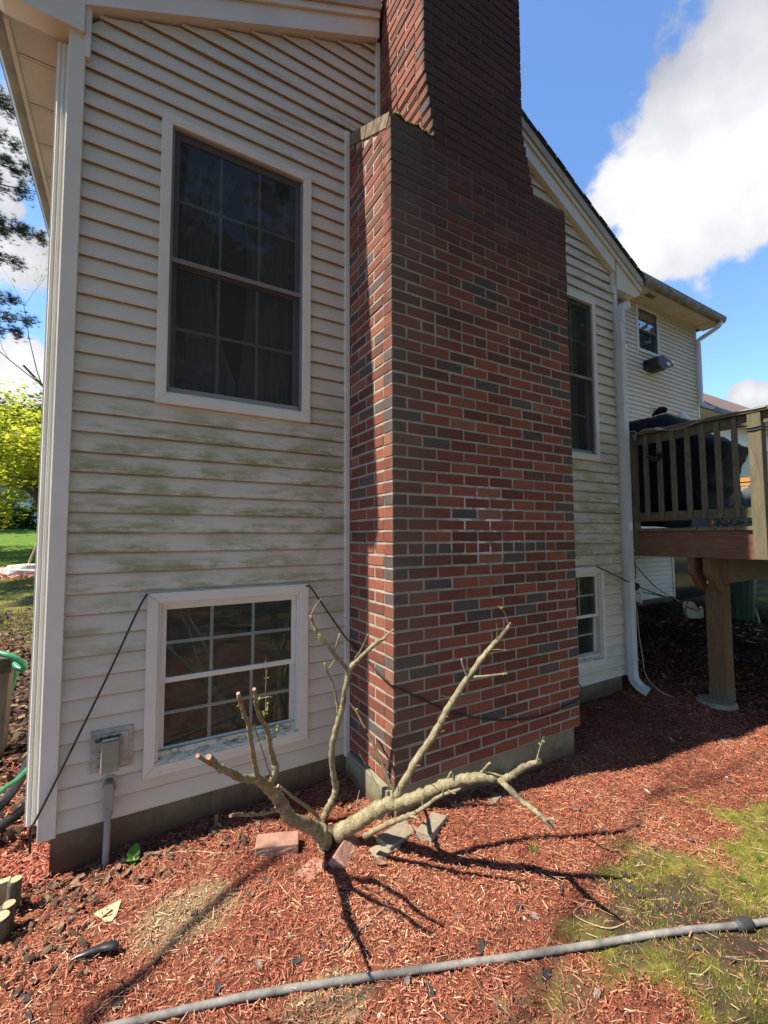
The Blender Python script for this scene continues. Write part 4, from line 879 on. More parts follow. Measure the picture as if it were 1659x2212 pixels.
# thin upright stem of its own behind
S2 = empty('pruned_sapling', P(705, 1768, Z=GZ), 'tall forked bare stem standing behind the shrub near the siding', 'shrub'); BUDS.clear(); CUTS.clear()
limb([(135, 1345, .22, .021), (150, 1300, .215, .020), (180, 1240, .20, .0185), (198, 1185, .19, .0195), (185, 1100, .17, .0175), (175, 1010, .15, .0175), (182, 920, .13, .0175), (205, 830, .11, .0170), (235, 730, .08, .0165), (245, 650, .06, .0155), (265, 570, .04, .0165), (285, 510, .02, .014), (330, 460, .0, .0125), (390, 405, -.03, .0115), (430, 370, -.05, .0115), (468, 350, -.06, .0105)], par=S2, n=14, buds=5, name='stem')
limb([(462, 352, -.06, .0055), (490, 325, -.07, .005), (520, 300, -.08, .0045)], par=S2)
limb([(275, 545, .04, .0125), (240, 495, .04, .011), (195, 445, .04, .0105), (150, 385, .04, .0095), (110, 335, .05, .009), (75, 280, .06, .0085), (58, 225, .06, .008)], par=S2, buds=4)
limb([(62, 222, .06, .0035), (80, 180, .06, .003), (118, 128, .06, .0018)], par=S2, cut=False, n=6)
limb([(190, 440, .04, .0055), (200, 390, .04, .005), (220, 325, .04, .0042)], par=S2, buds=2)
limb([(305, 465, .01, .007), (340, 410, .01, .0065), (378, 330, .01, .006)], BARKD, par=S2)
limb([(210, 770, .10, .0085), (205, 700, .09, .007), (180, 600, .08, .006), (150, 540, .08, .0055), (136, 490, .08, .005)], par=S2, buds=2)
limb([(160, 520, .08, .0035), (178, 490, .08, .003), (193, 468, .08, .002)], par=S2, cut=False, n=6)
tag(mkbuds().build('leaf_buds', BUDM, S2), kind='stuff')
mb = MB()
for p, d_, r in CUTS: mb.tube([p-d_*.002, p+d_*.0015], [r*.93, r*.86], 14, .03)
tag(mb.build('cut_ends', CUT, S2), kind='stuff')
# ================================================================= BRICKS, PAVERS AND LITTER ON THE BED
def gp(x, y, dz=0):
    p = P(x, y, Z=GZ)
    for _ in range(3): p = P(x, y, Z=float(gh(p[0], p[1]))+dz)
    return Vector(p)
CLAY = simple('old clay brick', (.40, .21, .15), (.22, .125, .09), 14, .9, .6, 90); CONP = simple('mossy concrete paver', (.33, .27, .19), (.17, .14, .095), 12, .95, .6, 80)
def block(name, m, c, size, rot, label, cat='brick', group=None, bev=.005):
    mb = MB(); mb.box(-size[0]/2, size[0]/2, -size[1]/2, size[1]/2, 0, size[2])
    o = mb.build(name, m, None, bevel=bev)
    me = o.data; bm = bmesh.new(); bm.from_mesh(me); bmesh.ops.subdivide_edges(bm, edges=bm.edges, cuts=5, use_grid_fill=True)
    for v in bm.verts: v.co += Vector((random.uniform(-.0012, .0012) for _ in range(3)))
    bm.to_mesh(me); bm.free(); o.location = c; o.rotation_euler = rot; tag(o, label, cat, group); return o
c = gp(*A5(665, 1010)); block('brick', CLAY, c+Vector((0, 0, -.006)), (.20, .095, .058), (.03, .02, math.radians(-20)), 'clay brick lying flat left of the shrub with a white speck on top')
c = gp(*A5(1215, 1050)); block('brick', CLAY, c+Vector((-.005, .02, -.028)), (.19, .09, .062), (math.radians(38), .05, math.radians(42)), 'clay brick tipped on edge against the base of the shrub')
c = gp(*A4(540, 1450)); block('paver', CONP, c+Vector((0, 0, -.022)), (.21, .10, .045), (.02, .05, math.radians(14)), 'mossy grey paver sunk in mulch under the chimney corner', 'paver')
c = gp(*A4(730, 1400)); block('paver', CONP, c+Vector((0, 0, -.02)), (.19, .085, .045), (-.05, .06, math.radians(28)), 'tilted mossy paver right of the sunken one', 'paver')
c = gp(*A4(470, 1525)); block('paver', CONP, c+Vector((0, 0, -.024)), (.13, .075, .042), (.04, -.03, math.radians(4)), 'small paver piece half buried just right of the tipped brick', 'paver')
c = gp(*A4(1065, 1255)); block('paver', CONP, c+Vector((0, 0, -.032)), (.16, .05, .04), (-.05, .06, math.radians(24)), 'nearly buried concrete piece under the right limb', 'paver')
c = gp(*A5(930, 1180)); block('brick', CLAY, c+Vector((0, 0, -.055)), (.16, .09, .06), (.0, .0, math.radians(24)), 'red brick sunk flush with the mulch in front of the shrub')
# long grey pipe across the foreground
PIPEM = simple('dirty grey hose', (.29, .265, .23), (.10, .09, .078), 15, .75, .5, 70)
pts = [gp(x, y, .016) for x, y in ((60, 2262), (290, 2206), (560, 2147), (800, 2110), (960, 2087), (1120, 2065), (1300, 2037), (1450, 2013), (1600, 1998), (1700, 1984), (1850, 1960), (2200, 1915), (2700, 1860))]
hose = empty('garden_hose', pts[0], 'long grey hose lying across the foreground mulch and grass', 'hose')
mb = MB(); mb.tube([tuple(v) for v in smooth_path(pts, 8)], .0115, 14, .02); mb.build('tube', PIPEM, hose, smooth=True)
a, b = gp(1590, 1999, .017), gp(1622, 1994, .017)
mb = MB(); mb.tube([a, a+(b-a)*.2, b-(b-a)*.2, b], [.017, .022, .022, .017], 12, .04); mb.build('coupling', simple('dark coupling', (.05, .05, .05), None, 30, .6, .3, 100), hose, smooth=True)
# stones, bark flakes, leaves
def lump(name, c, s, m, label, cat, group=None, flat=.5):
    bm = bmesh.new(); bmesh.ops.create_icosphere(bm, subdivisions=2, radius=1)
    ph = [random.uniform(0, 6) for _ in range(6)]
    for v in bm.verts:
        k = 1+.18*math.sin(3*v.co.x+ph[0])+.15*math.sin(4*v.co.y+ph[1])+.12*math.sin(5*v.co.z+ph[2]+2*v.co.x); v.co = Vector((v.co.x*k*s, v.co.y*k*s*.75, v.co.z*k*s*flat))
    me = D.meshes.new(name); bm.to_mesh(me); bm.free(); me.materials.append(m); me.polygons.foreach_set('use_smooth', [True]*len(me.polygons))
    o = D.objects.new(name, me); COL.objects.link(o); o.location = c+Vector((0, 0, s*flat*.5)); o.rotation_euler = (random.uniform(-.3, .3), random.uniform(-.3, .3), random.uniform(0, 6)); tag(o, label, cat, group); return o
STONE = simple('pale stone', (.50, .46, .38), (.34, .30, .24), 20, .9, .3, 60)
for (x, y, s) in ((1133, 1985, .010), (1008, 1838, .008), (625, 2020, .008), (1430, 1770, .012), (1570, 1680, .011), (830, 2235, .014), (1205, 1845, .007), (1472, 1595, .01), (1095, 1805, .008), (820, 2195, .010)):
    lump('pebble', gp(x, y), s, STONE, 'small pale pebble lying loose on the red mulch', 'pebble', 'pale pebbles on the mulch')
def flake(name, c, L, Wd, m, label, cat, group, curl=.25, up=.004):
    n = 7; vs = []; a = random.uniform(0, 6.28)
    for i in range(n+1):
        u = i/n; wdt = Wd*math.sin(math.pi*min(.97, max(.06, u)))**.6*(1+random.uniform(-.22, .22))
        for k, s in enumerate((-1, -.4, .4, 1)):
            vs.append(((u-.5)*L, s*wdt/2, curl*L*((u-.5)**2)*1.2+abs(s)*wdt*curl*.5+random.uniform(-.0012, .0012)))
    fs = [(i*4+k, i*4+k+1, i*4+k+5, i*4+k+4) for i in range(n) for k in range(3)]
    mb = MB().add(vs, fs); o = mb.build(name, m, None, smooth=False); s_ = o.modifiers.new('thick', 'SOLIDIFY'); s_.thickness = .0016
    o.location = c+Vector((0, 0, up)); o.rotation_euler = (random.gauss(0, .18), random.gauss(0, .18), a); tag(o, label, cat, group); return o
BFL = simple('charred bark', (.06, .055, .055), (.02, .018, .018), 30, .85, .5, 90); GFL = simple('grey bark', (.24, .21, .18), (.11, .095, .085), 30, .9, .5, 90); BRL = simple('dry brown leaf', (.27, .15, .09), (.14, .075, .045), 25, .8, .4, 60)
spots = [(1385, 1940), (1360, 1918), (1430, 1965), (1150, 1980), (1120, 1960), (1040, 2050), (1350, 1892), (1305, 1800), (1245, 1750), (1490, 1815), (1415, 1835), (700, 2050), (420, 1975), (470, 2080), (330, 2035), (75, 2125), (50, 2160), (110, 2098), (150, 1990), (140, 1960), (540, 1935), (575, 1905), (690, 2015), (880, 2120), (930, 2150), (640, 2080), (1080, 2180), (1180, 2110), (990, 1985), (1210, 1925), (905, 2010), (250, 2180), (60, 2195), (1260, 1870), (1575, 1690), (1540, 1640), (1500, 2050), (1580, 2075), (1290, 2150), (1540, 1930), (1330, 1725), (1145, 1880), (470, 2140), (560, 2085)]
for i, (x, y) in enumerate(spots):
    if i % 5 == 3: flake('bark_flake', gp(x, y), random.uniform(.03, .055), random.uniform(.014, .024), GFL, 'curled grey bark scrap resting on the ground', 'bark', 'grey bark scraps on the bed')
    else: flake('bark_flake', gp(x, y), random.uniform(.026, .062), random.uniform(.014, .028), BFL, 'small black bark flake resting on the ground', 'bark', 'black bark flakes on the bed')
for i, (x, y) in enumerate([(735, 1740), (752, 1752), (770, 1738), (725, 1795), (742, 1782), (640, 1725), (175, 1900), (210, 1885), (230, 1905), (120, 1880), (255, 1880), (335, 1850), (160, 1920), (95, 1955), (345, 1890), (195, 1935), (300, 1905), (820, 1870), (100, 1900), (60, 1850), (40, 1830), (270, 1895), (130, 2010)]):
    flake('dead_leaf', gp(x, y), random.uniform(.04, .07), random.uniform(.022, .035), BRL, 'curled dry brown leaf lying on the bed', 'leaf', 'dry brown leaves on the bed', .6, .008)
c = gp(238, 1968, .004); q_ = [gp(*crp(0, 3350, 2.966, x, y), .012) for x, y in ((1110, 900), (1440, 730), (1390, 890), (1330, 985), (1250, 985))]
mb = MB(); mb.add([tuple(v) for v in q_]+[tuple(v-Vector((0, 0, .003))) for v in q_], [(0, 1, 2, 3, 4), (9, 8, 7, 6, 5)]+[(i, (i+1) % 5, (i+1) % 5+5, i+5) for i in range(5)])
tag(mb.build('wood_offcut', simple('yellow scrap', (.62, .47, .24), (.50, .36, .18), 30, .8, .2), None), 'flat pale yellow scrap of wood lying on the left mulch', 'scrap')
q_ = [gp(*crp(0, 3350, 2.966, x, y), h) for x, y, h in ((800, 1530, .004), (900, 1440, .014), (1060, 1370, .022), (1220, 1315, .024), (1330, 1300, .024), (1400, 1330, .016))]
mb = MB(); mb.tube([tuple(v) for v in smooth_path(q_, 4)], [.002, .003, .004, .006, .008, .010, .012, .013, .0135, .014, .015, .015, .016, .017, .018, .018, .018, .017, .015, .012, .006], 8, .08)
for i, v in enumerate(mb.v): mb.v[i] = (v[0], v[1], GZ+.012+(v[2]-GZ-.012)*.6)
tag(mb.build('plastic_shard', simple('black plastic shard', (.03, .03, .034), None, 10, .35, .2, 40, spec=.6), None, smooth=True), 'curved black plastic piece half sunk in the left mulch', 'scrap')
# twigs lying about
TW = simple('pale twig', (.46, .34, .21), (.30, .20, .12), 30, .8, .2)
for i, (lst, lab) in enumerate((([(365, 1842), (420, 1838), (480, 1843), (527, 1838)], 'pale twig lying between the green plant and the brick'), ([(700, 2065), (740, 2050), (775, 2010), (830, 1960)], 'long thin pale twig in front of the shrub shadows'), ([(1290, 1770), (1310, 1790), (1330, 1815)], 'short pale twig near the mossy edge'), ([(1270, 1945), (1240, 1975), (1310, 2005), (1360, 1990)], 'bent brown twig in the moss beside the hose'), ([(600, 1905), (620, 1930), (650, 1955)], 'short twig curving just below the flat brick'))):
    mb = MB(); pp = [gp(x, y, .006) for x, y in lst]; mb.tube([tuple(v) for v in smooth_path(pp, 6)], .0022, 6, .2); tag(mb.build('twig', TW, None), lab, 'twig')
# green seedling by the conduit
LEAFG = mat_blade('seedling leaf', [(0, (.10, .25, .03)), (1, (.18, .36, .06))])
sd = empty('seedling', gp(288, 1850), 'bright green broad leaved seedling beside the grey conduit', 'plant')
def leaf(mb, base, d_, L, Wd, up):
    d_ = Vector(d_).normalized(); s = d_.cross(Vector((0, 0, 1))).normalized(); n = 8; vs = []
    for i in range(n+1):
        u = i/n; wdt = Wd*math.sin(math.pi*u**.8)**.8; c = Vector(base)+d_*(L*u)+Vector((0, 0, up*L*u-.35*L*u*u))
        for k in (-1, -.5, 0, .5, 1): vs.append(c+s*(wdt/2*k*(1+.08*math.sin(i*3.1)))+Vector((0, 0, abs(k)*wdt*.05-(.0 if k else .002)+random.uniform(-.0006, .0006))))
    mb.add(vs, [(i*5+k, i*5+k+1, i*5+k+6, i*5+k+5) for i in range(n) for k in range(4)])
b0 = gp(288, 1862)
for (dx, dy, dz, L, Wd) in ((-.35, .9, 1.7, .030, .046), (.35, .9, 1.9, .034, .046), (-.8, -.6, .7, .034, .036), (.6, -.8, .6, .032, .034), (.0, -1, .15, .034, .03)):
    mb = MB(); leaf(mb, b0+Vector((0, 0, .012)), (dx, dy, 0), L, Wd, dz); tone = None; o = mb.build('leaf', LEAFG, sd, smooth=True)
mb = MB(); mb.tube([b0, b0+Vector((0, 0, .02))], .0025, 6); mb.build('stem', LEAFG, sd)
for (x, y, lab, h, nn) in ((1152, 1845, 'upright tuft of green pine needles in the mulch under the limb shadow', .05, 46), (632, 1888, 'small dark green grass sprig in front of the flat brick', .035, 22), (1640, 1860, 'bright grass tuft at the right edge of the moss', .04, 60), (1605, 1905, 'low grass tuft left of the bright one at the right edge', .03, 40)):
    c = gp(x, y); mb = MB()
    for k in range(nn):
        a = random.uniform(0, 6.28); r_ = random.uniform(0, .012); ln = random.uniform(.1, .6); b_ = c+Vector((math.cos(a)*r_, math.sin(a)*r_, 0)); hh = h*random.uniform(.5, 1.1)
        t_ = b_+Vector((math.cos(a)*ln*hh, math.sin(a)*ln*hh, hh)); s = Vector((-math.sin(a), math.cos(a), 0))*.0009
        mb.add([b_-s, b_+s, t_], [(0, 1, 2)])
    tag(mb.build('grass_tuft', LEAFG, None), lab, 'grass tuft')
# ================================================================= CABLES
def cable(name, pts, r, m, label, cat='cable', group=None, sub=6, n=8):
    mb = MB(); mb.tube([tuple(v) for v in smooth_path(pts, sub)], r, n); o = mb.build(name, m, None, smooth=True); tag(o, label, cat, group); return o
W3 = lambda x, y, Y=.50: Vector(P(x, y, Y=Y))
pts = [Vector((-1.56, .50, -1.34)), W3(66, 1788, .495), W3(78, 1770, .500), W3(150, 1628, .502), W3(230, 1465, .500), W3(290, 1335, .5), W3(314, 1289, .505), W3(325, 1284, .536), W3(370, 1281, .542), W3(500, 1274, .542), W3(640, 1268, .542), W3(664, 1266, .51), W3(672, 1270, .50), W3(700, 1310, .50), W3(745, 1375, .50)]
side = [Vector(P(*crp(1350, 2500, 2.765, x, y), X=-.012)) for x, y in ((150, 195), (230, 285), (330, 385), (440, 520), (530, 605))]
frn = [Vector((-.012, -.012, P(*crp(1350, 2500, 2.765, 612, 668), Y=-.01)[2]))]+[Vector(P(*A4(x, y), Y=-.012)) for x, y in ((560, 632), (650, 675), (760, 725), (860, 765), (950, 785), (1050, 800), (1150, 803), (1270, 795), (1380, 765), (1480, 720), (1535, 690))]+[Vector((1.54, .0, -1.02)), Vector((1.55, .25, -.93)), Vector((1.60, .5, -.80))]
cable('black_cable', pts+side+frn, .0048, CABLE, 'black cable running from the left corner over the low window and round the chimney')
cable('black_cable', [W3(1290, 1224, .5), W3(1330, 1243, .49), W3(1372, 1264, .45), W3(1408, 1279, .45), W3(1440, 1290, .6), Vector((4.2, 1.2, -.62)), Vector((5.2, 2.0, -.65))], .0055, CABLE, 'black cable slung from the right low window past the downspout')
# ================================================================= DECK
DX = 3.13; DK = empty('wooden_deck', (DX, -.1, GZ), 'raised wooden deck with railing beside the right corner of the house', 'deck')
mb = MB(); mb.box(DX, DX+.038, -3.2, .50, -.163, .072); mb.build('rim_board', STAIN, DK, bevel=.003)
bd = MB(); x_ = DX-.022
y_ = .50
while y_ > -3.2: bd.box(DX-.022+random.uniform(-.004, .004), 11.0, y_-.138, y_, .0755, .107); y_ -= .1435
y_ = .6435
while y_ < 3.2: bd.box(3.05, 11.0, y_-.138, y_, .0755, .107); y_ += .1435
bd.build('decking', WX, DK, bevel=.003)
mb = MB()
for k in range(15): mb.box(DX+.50+k*.5, DX+.54+k*.5, -3.15, 3.25, -.16, .072)
tag(mb.build('joists', WH, DK), None)
mb = MB(); mb.box(DX+.039, 8.5, .462, .50, -.161, .0722); mb.build('joist', WX, DK)
pb = Vector((3.365, -.139, 0))
mb = MB(); mb.box(3.365, 3.365+.15, -.139, .001, -1.42, -.41); mb.box(3.385, 3.50, -.139, -.1, -.41, -.16); mb.build('support_post', STAINV, DK, bevel=.004)
mb = MB(); mb.box(3.362, 3.518, -.142, .004, -1.45, -1.33); mb.build('post_base', WV, DK, bevel=.004)
mb = MB(); mb.box(3.16, 8.4, -.1905, -.1405, -.41, -.164)
mb = MB(); mb.prism([(3.53, -.164), (3.53, -.405), (8.4, -.405), (8.4, -.164)], 'y', -.115, -.065); mb.build('beam', WX, DK, bevel=.003)
mb = MB(); mb.prism([(3.08+.06, -.164), (3.36, -.164), (3.36, -.46), (3.30, -.46), (3.14, -.30)], 'y', -.145, -.09); mb.build('beam_end', STAINV, DK, bevel=.003)
mb = MB(); mb.prism([(3.14, -.164), (3.36, -.164), (3.36, -.46), (3.30, -.46), (3.14, -.30)], 'y', -.02, .03); mb.build('beam_end', STAINV, DK, bevel=.003)
mb = MB(); mb.tube([(3.36, -.05, -1.48), (3.36, -.05, -1.445), (3.36, -.05, -1.437)], [.155, .152, .14], 28, .02); mb.build('footing', CONP, DK)
for k, (y_) in enumerate((.466, .336, .221, .1, -.019, -.139, -.262, -.385)):
    j = random.uniform(-.006, .006)
    mb = MB(); t_ = 1.0+random.uniform(-.012, .012)
    mb.prism([(DX-.036, .185), (DX+.0, .205), (DX+.0, t_+.012), (DX-.012, t_+.022), (DX-.036, t_)], 'y', y_-.018+j, y_+.018+j); mb.build('baluster', WV, DK, bevel=.003)
mb = MB(); mb.box(DX+.001, DX+.04, -.47, .45, .175, .262); mb.build('bottom_rail', WH, DK, bevel=.003)
mb = MB(); mb.box(DX+.001, DX+.04, -.47, .45, .935, 1.022); mb.build('upper_rail', WH, DK, bevel=.003)
mb = MB(); mb.box(DX-.045, DX+.095, -3.2, .50, 1.024, 1.06); mb.build('hand_rail', WH, DK, bevel=.004)
mb = MB(); mb.box(DX-.038, DX+.052, -.565, -.475, -.16, 1.022); mb.build('railing_post', WV, DK, bevel=.004)
mb = MB(); mb.box(DX-.038, DX+.052, .452, .54, -.16, 1.022); mb.build('railing_post', WV, DK, bevel=.004)
mb = MB(); mb.box(8.2, 8.29, -3.1, -3.0, -1.45, 1.02); mb.box(8.2, 8.29, .0, .1, -1.45, -.16); mb.build('support_post', WV, DK)
for k in range(12):
    y_ = -.68-k*.125; mb = MB(); mb.box(DX-.036, DX, y_-.018, y_+.018, .19, 1.0); mb.build('baluster', WV, DK, bevel=.003)
for z0, z1 in ((.175, .262), (.935, 1.022)): mb = MB(); mb.box(DX+.001, DX+.04, -2.2, -.567, z0, z1); mb.build('rail', WH, DK)
# covered grill on the deck
X_ = lambda x, y, X: Vector(P(*crp(2480, 1600, 2.802, x, y), X=X))
def tarp():
    prof = [(3.62, .99), (3.50, .93), (3.28, .90)]
    mb = MB(); vs = []; rings = []
    # outline in the deck's side view (photo positions on the plane X=3.5), with real depth in X
    outl = [(195, 1418), (195, 1235), (195, 700), (190, 420), (60, 300), (60, 262), (300, 200), (350, 190), (470, 160), (540, 158), (620, 200), (700, 262), (850, 330), (1000, 400), (1150, 455), (1215, 485), (1215, 540), (1180, 640), (1090, 790), (1050, 860), (1060, 960), (1010, 1020), (985, 1060), (985, 1210), (960, 1240), (700, 1245), (545, 1250), (535, 1300), (530, 1418), (360, 1420)]
    o3 = [X_(x, y, 3.46) for x, y in outl]; cen = sum(o3, Vector())/len(o3)
    o3 = [Vector(v) for v in smooth_path([tuple(v) for v in o3], 4)]; n = len(o3)
    for k, (dx, sc) in enumerate(((-.12, .80), (-.09, .90), (-.03, .98), (.06, 1.0), (.25, 1.0), (.42, .99), (.50, .93), (.54, .80))):
        for i, v in enumerate(o3):
            w_ = .010*math.sin(i*.55+k*.9)+.007*math.sin(i*1.37+k*1.7)
            q_ = cen+(v-cen)*sc; q_.x = 3.46+dx+w_; q_ += (v-cen).normalized()*w_*.8
            if q_.z < .115: q_.z = .115
            vs.append(q_)
    fs = [(k*n+i, k*n+(i+1) % n, (k+1)*n+(i+1) % n, (k+1)*n+i) for k in range(7) for i in range(n)]
    c0 = cen.copy(); c0.x = 3.33; c1 = cen.copy(); c1.x = 4.0; vs += [c0, c1]; m_ = len(vs)
    fs += [(m_-2, (i+1) % n, i) for i in range(n)]+[(m_-1, 7*n+i, 7*n+(i+1) % n) for i in range(n)]
    return MB().add(vs, fs)
o = tarp().build('covered_grill', TARP, None, smooth=True); tag(o, 'grill under a black fabric cover standing behind the deck railing', 'grill')
kn = MB(); q_ = [X_(x, y, 3.6) for x, y in ((360, 185), (400, 150), (440, 125), (480, 108), (505, 112), (495, 150))]
kn.tube([tuple(v) for v in smooth_path([tuple(v) for v in q_], 4)], [.012]*3+[.02, .024, .028, .032, .034, .036, .038, .038, .036, .034, .032, .03, .028, .026, .022, .018, .012, .006], 9, .12); kn.build('cover_handle', TARP, o, smooth=True)
sbx = MB(); a, b = X_(548, 1330, 3.9), X_(812, 1415, 3.9); sbx.box(3.9, 4.3, b[1], a[1], .1075, a[2]+.03); o = sbx.build('storage_box', simple('grey storage plastic', (.10, .10, .11), None, 6, .6, .1), None, bevel=.012)
tag(o, 'low dark grey storage box on the deck right of the covered grill', 'box'); sbx = MB(); sbx.box(3.892, 4.308, b[1]-.008, a[1]+.008, a[2]+.0302, a[2]+.045); sbx.build('lid', simple('grey storage lid', (.14, .14, .15), None, 6, .6, .1), o, bevel=.004)
# garden bench, and the two pebble patterned table tops
ORW = simple('orange stained wood', (.55, .26, .07), (.38, .16, .045), 20, .6, .2, 40)
BX = 5.2; bn = empty('garden_bench', (BX, .4, .107), 'orange stained wooden bench seen low through the railing', 'bench')
a = X_(1055, 930, BX); b = X_(1535, 890, BX); mb = MB(); mb.box(BX, BX+.04, b[1]-.8, a[1], a[2]-.02, a[2]+.03); mb.build('top_rail', ORW, bn)
a2 = X_(1075, 985, BX); mb = MB(); mb.box(BX+.01, BX+.03, b[1]-.8, a[1]-.02, a2[2], a2[2]+.05); mb.build('back_rail', ORW, bn)
s1 = X_(815, 1380, BX); s2 = X_(1070, 1410, BX); mb = MB(); mb.box(BX, BX+.4, b[1]-.8, s1[1], .15, .19); mb.build('seat', ORW, bn)
for k in range(5): mb = MB(); yy = s1[1]-.03-k*.16; mb.box(BX+.0, BX+.03, yy-.03, yy, .191, .30); mb.build('slat', ORW, bn)
def mat_pebble():
    m, t, b = base_mat('pebble pattern', .6, .4); v = t.nodes.new('ShaderNodeTexVoronoi'); v.inputs['Scale'].default_value = 34; t.links.new(pos(t), v.inputs['Vector'])
    c = ramp(t, v.outputs['Distance'], [(.1, (.42, .36, .25)), (.5, (.26, .22, .16)), (.75, (.06, .055, .05))])
    t.links.new(c, b.inputs['Base Color']); bump(t, b, v.outputs['Distance'], .8, .01); return m
PEB = mat_pebble(); PEB2 = simple('grey glass oval', (.13, .14, .16), (.08, .085, .10), 20, .4, .2)
tb = empty('folding_table', (4.7, 0, .107), 'pebble patterned tabletop stored on edge behind the railing', 'table')
TX = 4.7; q_ = [X_(x, y, TX) for x, y in ((985, 1210), (985, 1060), (1040, 1005), (1120, 975), (1300, 962), (1480, 962), (1700, 990), (1780, 1060), (1780, 1300), (1650, 1420), (1120, 1425), (1040, 1370))]
q_ = [(v[1], max(.112, v[2])) for v in (Vector(k) for k in smooth_path([tuple(v) for v in q_], 5))]
mb = MB(); mb.prism(q_, 'x', TX, TX+.03); mb.build('tabletop', PEB, tb)
c = X_(1490, 1090, TX); mb = MB(); mb.prism([(c[1]+.13*math.cos(a), c[2]+.115*math.sin(a)) for a in np.linspace(0, 6.28, 29)[:-1]], 'x', TX-.004, TX-.0005); mb.build('oval_inlay', PEB2, tb)
# things hung on the railing
cable('extension_cord', [X_(x, y, DX-.05) for x, y in ((75, 400), (95, 365), (140, 352), (175, 362), (180, 390))], .006, simple('grey cord', (.25, .25, .25), None, 9, .5, 0), 'grey cord looped over the left end of the railing', 'cord')
mb = MB(); a = X_(165, 415, DX-.05); mb.tube([a+Vector((0, 0, .02)), a, a-Vector((0, .004, .03))], [.009, .014, .011], 10); mb.tube([a-Vector((0, .004, .03)), a-Vector((0, .004, .045))], .005, 6); tag(mb.build('cord_plug', simple('grey plug', (.22, .22, .20), None, 9, .5, 0), None, smooth=True), 'grey cord socket hanging from the railing loop', 'plug')
cable('extension_cord', [X_(x, y, DX-.052) for x, y in ((215, 370), (260, 335), (330, 325), (400, 322), (450, 322), (500, 335), (560, 337), (640, 325), (720, 305), (800, 275), (900, 225), (1000, 190), (1200, 150), (1500, 100), (1640, 70))], .0045, simple('pale cord', (.36, .34, .29), None, 9, .5, 0), 'pale extension cord running along the top of the railing', 'cord')
mb = MB(); a, b = X_(385, 320, DX-.056), X_(480, 330, DX-.056); mb.tube([a, a+(b-a)*.3, a+(b-a)*.7, b], [.006, .013, .014, .006], 8, .1); tag(mb.build('cord_connector', simple('taped connector', (.45, .44, .38), None, 9, .5, 0), None), 'pale taped cord connector on top of the railing', 'connector')
cable('looped_wire', [X_(x, y, DX-.05) for x, y in ((215, 372), (165, 420), (145, 480), (165, 530), (220, 562), (290, 558), (340, 520), (355, 460), (325, 400), (270, 365))], .003, CABLE, 'thin dark wire loop hanging across the first balusters', 'wire')
sp = empty('spotlight', X_(370, 640, DX-.08), 'small black spotlight clamped on the second and third balusters', 'spotlight')
a = X_(315, 640, DX-.09); b = X_(400, 670, DX-.09); mb = MB(); mb.tube([a, b], [.018, .024], 12); mb.tube([b, b+Vector((0, -.03, .01))], [.022, .026], 12); mb.build('housing', BLK, sp)
mb = MB(); c = X_(440, 620, DX-.06); mb.tube([c+Vector((0, .02, 0)), c+Vector((0, -.03, 0))], .026, 12); mb.tube([a+Vector((0, 0, .012)), a+Vector((0, .004, .045))], .006, 6); mb.build('bracket', BLK, sp)
# hanging cable bundle, float ball and tag
bc = simple('brown cord', (.14, .10, .06), None, 9, .5, 0)
B7 = lambda x, y, X=DX-.02: Vector(P(*crp(2480, 2180, 5.53, x, y), X=X))
for i, (lst, m_, lab) in enumerate((([(100, -60), (85, 200), (95, 450), (110, 560), (180, 740), (240, 880)], CABLE, 'leftmost dark cord dropping from the deck rim to the float ball'),
      ([(60, 300), (88, 480), (90, 680), (160, 820), (165, 890), (230, 915)], CABLE, 'dark cord looping below the deck rim on the left of the float ball'),
      ([(310, 240), (270, 420), (235, 620), (245, 780), (262, 840)], CABLE, 'dark cord bowing left above the float ball'),
      ([(300, 230), (330, 420), (345, 620), (325, 760), (300, 825)], CABLE, 'dark cord bowing right above the float ball'),
      ([(312, -150), (305, 0), (310, 120), (300, 215)], bc, 'brown cord dropping over the deck rim'))):
    cable('hanging_cord', [B7(x, y) for x, y in lst], .0045, m_, lab, 'cord')
fb = B7(348, 912); mb = MB()
for k in range(1): pass
rr = [.001]+[.037*math.sin(math.pi*i/12) for i in range(1, 12)]+[.001]; mb.tube([(fb[0], fb[1]+.040*math.cos(math.pi*i/12), fb[2]) for i in range(13)], rr, 20); tag(mb.build('float_ball', simple('dark rubber ball', (.035, .034, .03), None, 9, .45, 0, spec=.4), None, smooth=True), 'dark round float ball hanging from cords under the deck rim', 'float')
TAGM = simple('printed tag', (.62, .62, .60), None, 9, .6, 0); INK = simple('tag ink', (.10, .10, .10), None, 9, .8, 0)
a, b, c, d_ = B7(352, 1008, DX-.04), B7(490, 1020, DX-.04), B7(490, 1308, DX-.045), B7(342, 1222, DX-.045)
mb = MB(); th = Vector((.0015, 0, 0)); mb.add([a, b, c, d_, a+th, b+th, c+th, d_+th], [(0, 1, 2, 3), (7, 6, 5, 4), (0, 4, 5, 1), (1, 5, 6, 2), (2, 6, 7, 3), (3, 7, 4, 0)])
tg = mb.build('paper_tag', TAGM, None); tag(tg, 'white printed tag hanging below the float ball', 'tag')
mb = MB()
def uv(u, v): q_ = (a*(1-u)+b*u)*(1-v)+(d_*(1-u)+c*u)*v; q_.x -= .0012; return q_
for (u0, u1, v, h) in ((.12, .9, .24, .05), (.12, .92, .30, .03), (.1, .45, .62, .02), (.1, .8, .70, .02), (.3, .9, .76, .02), (.2, .9, .82, .02), (.45, .9, .88, .02)):
    u = u0
    while u < u1-.03: w_ = random.uniform(.03, .09); mb.add([uv(u, v), uv(min(u+w_, u1), v), uv(min(u+w_, u1), v+h), uv(u, v+h)], [(0, 1, 2, 3)]); u += w_+.015
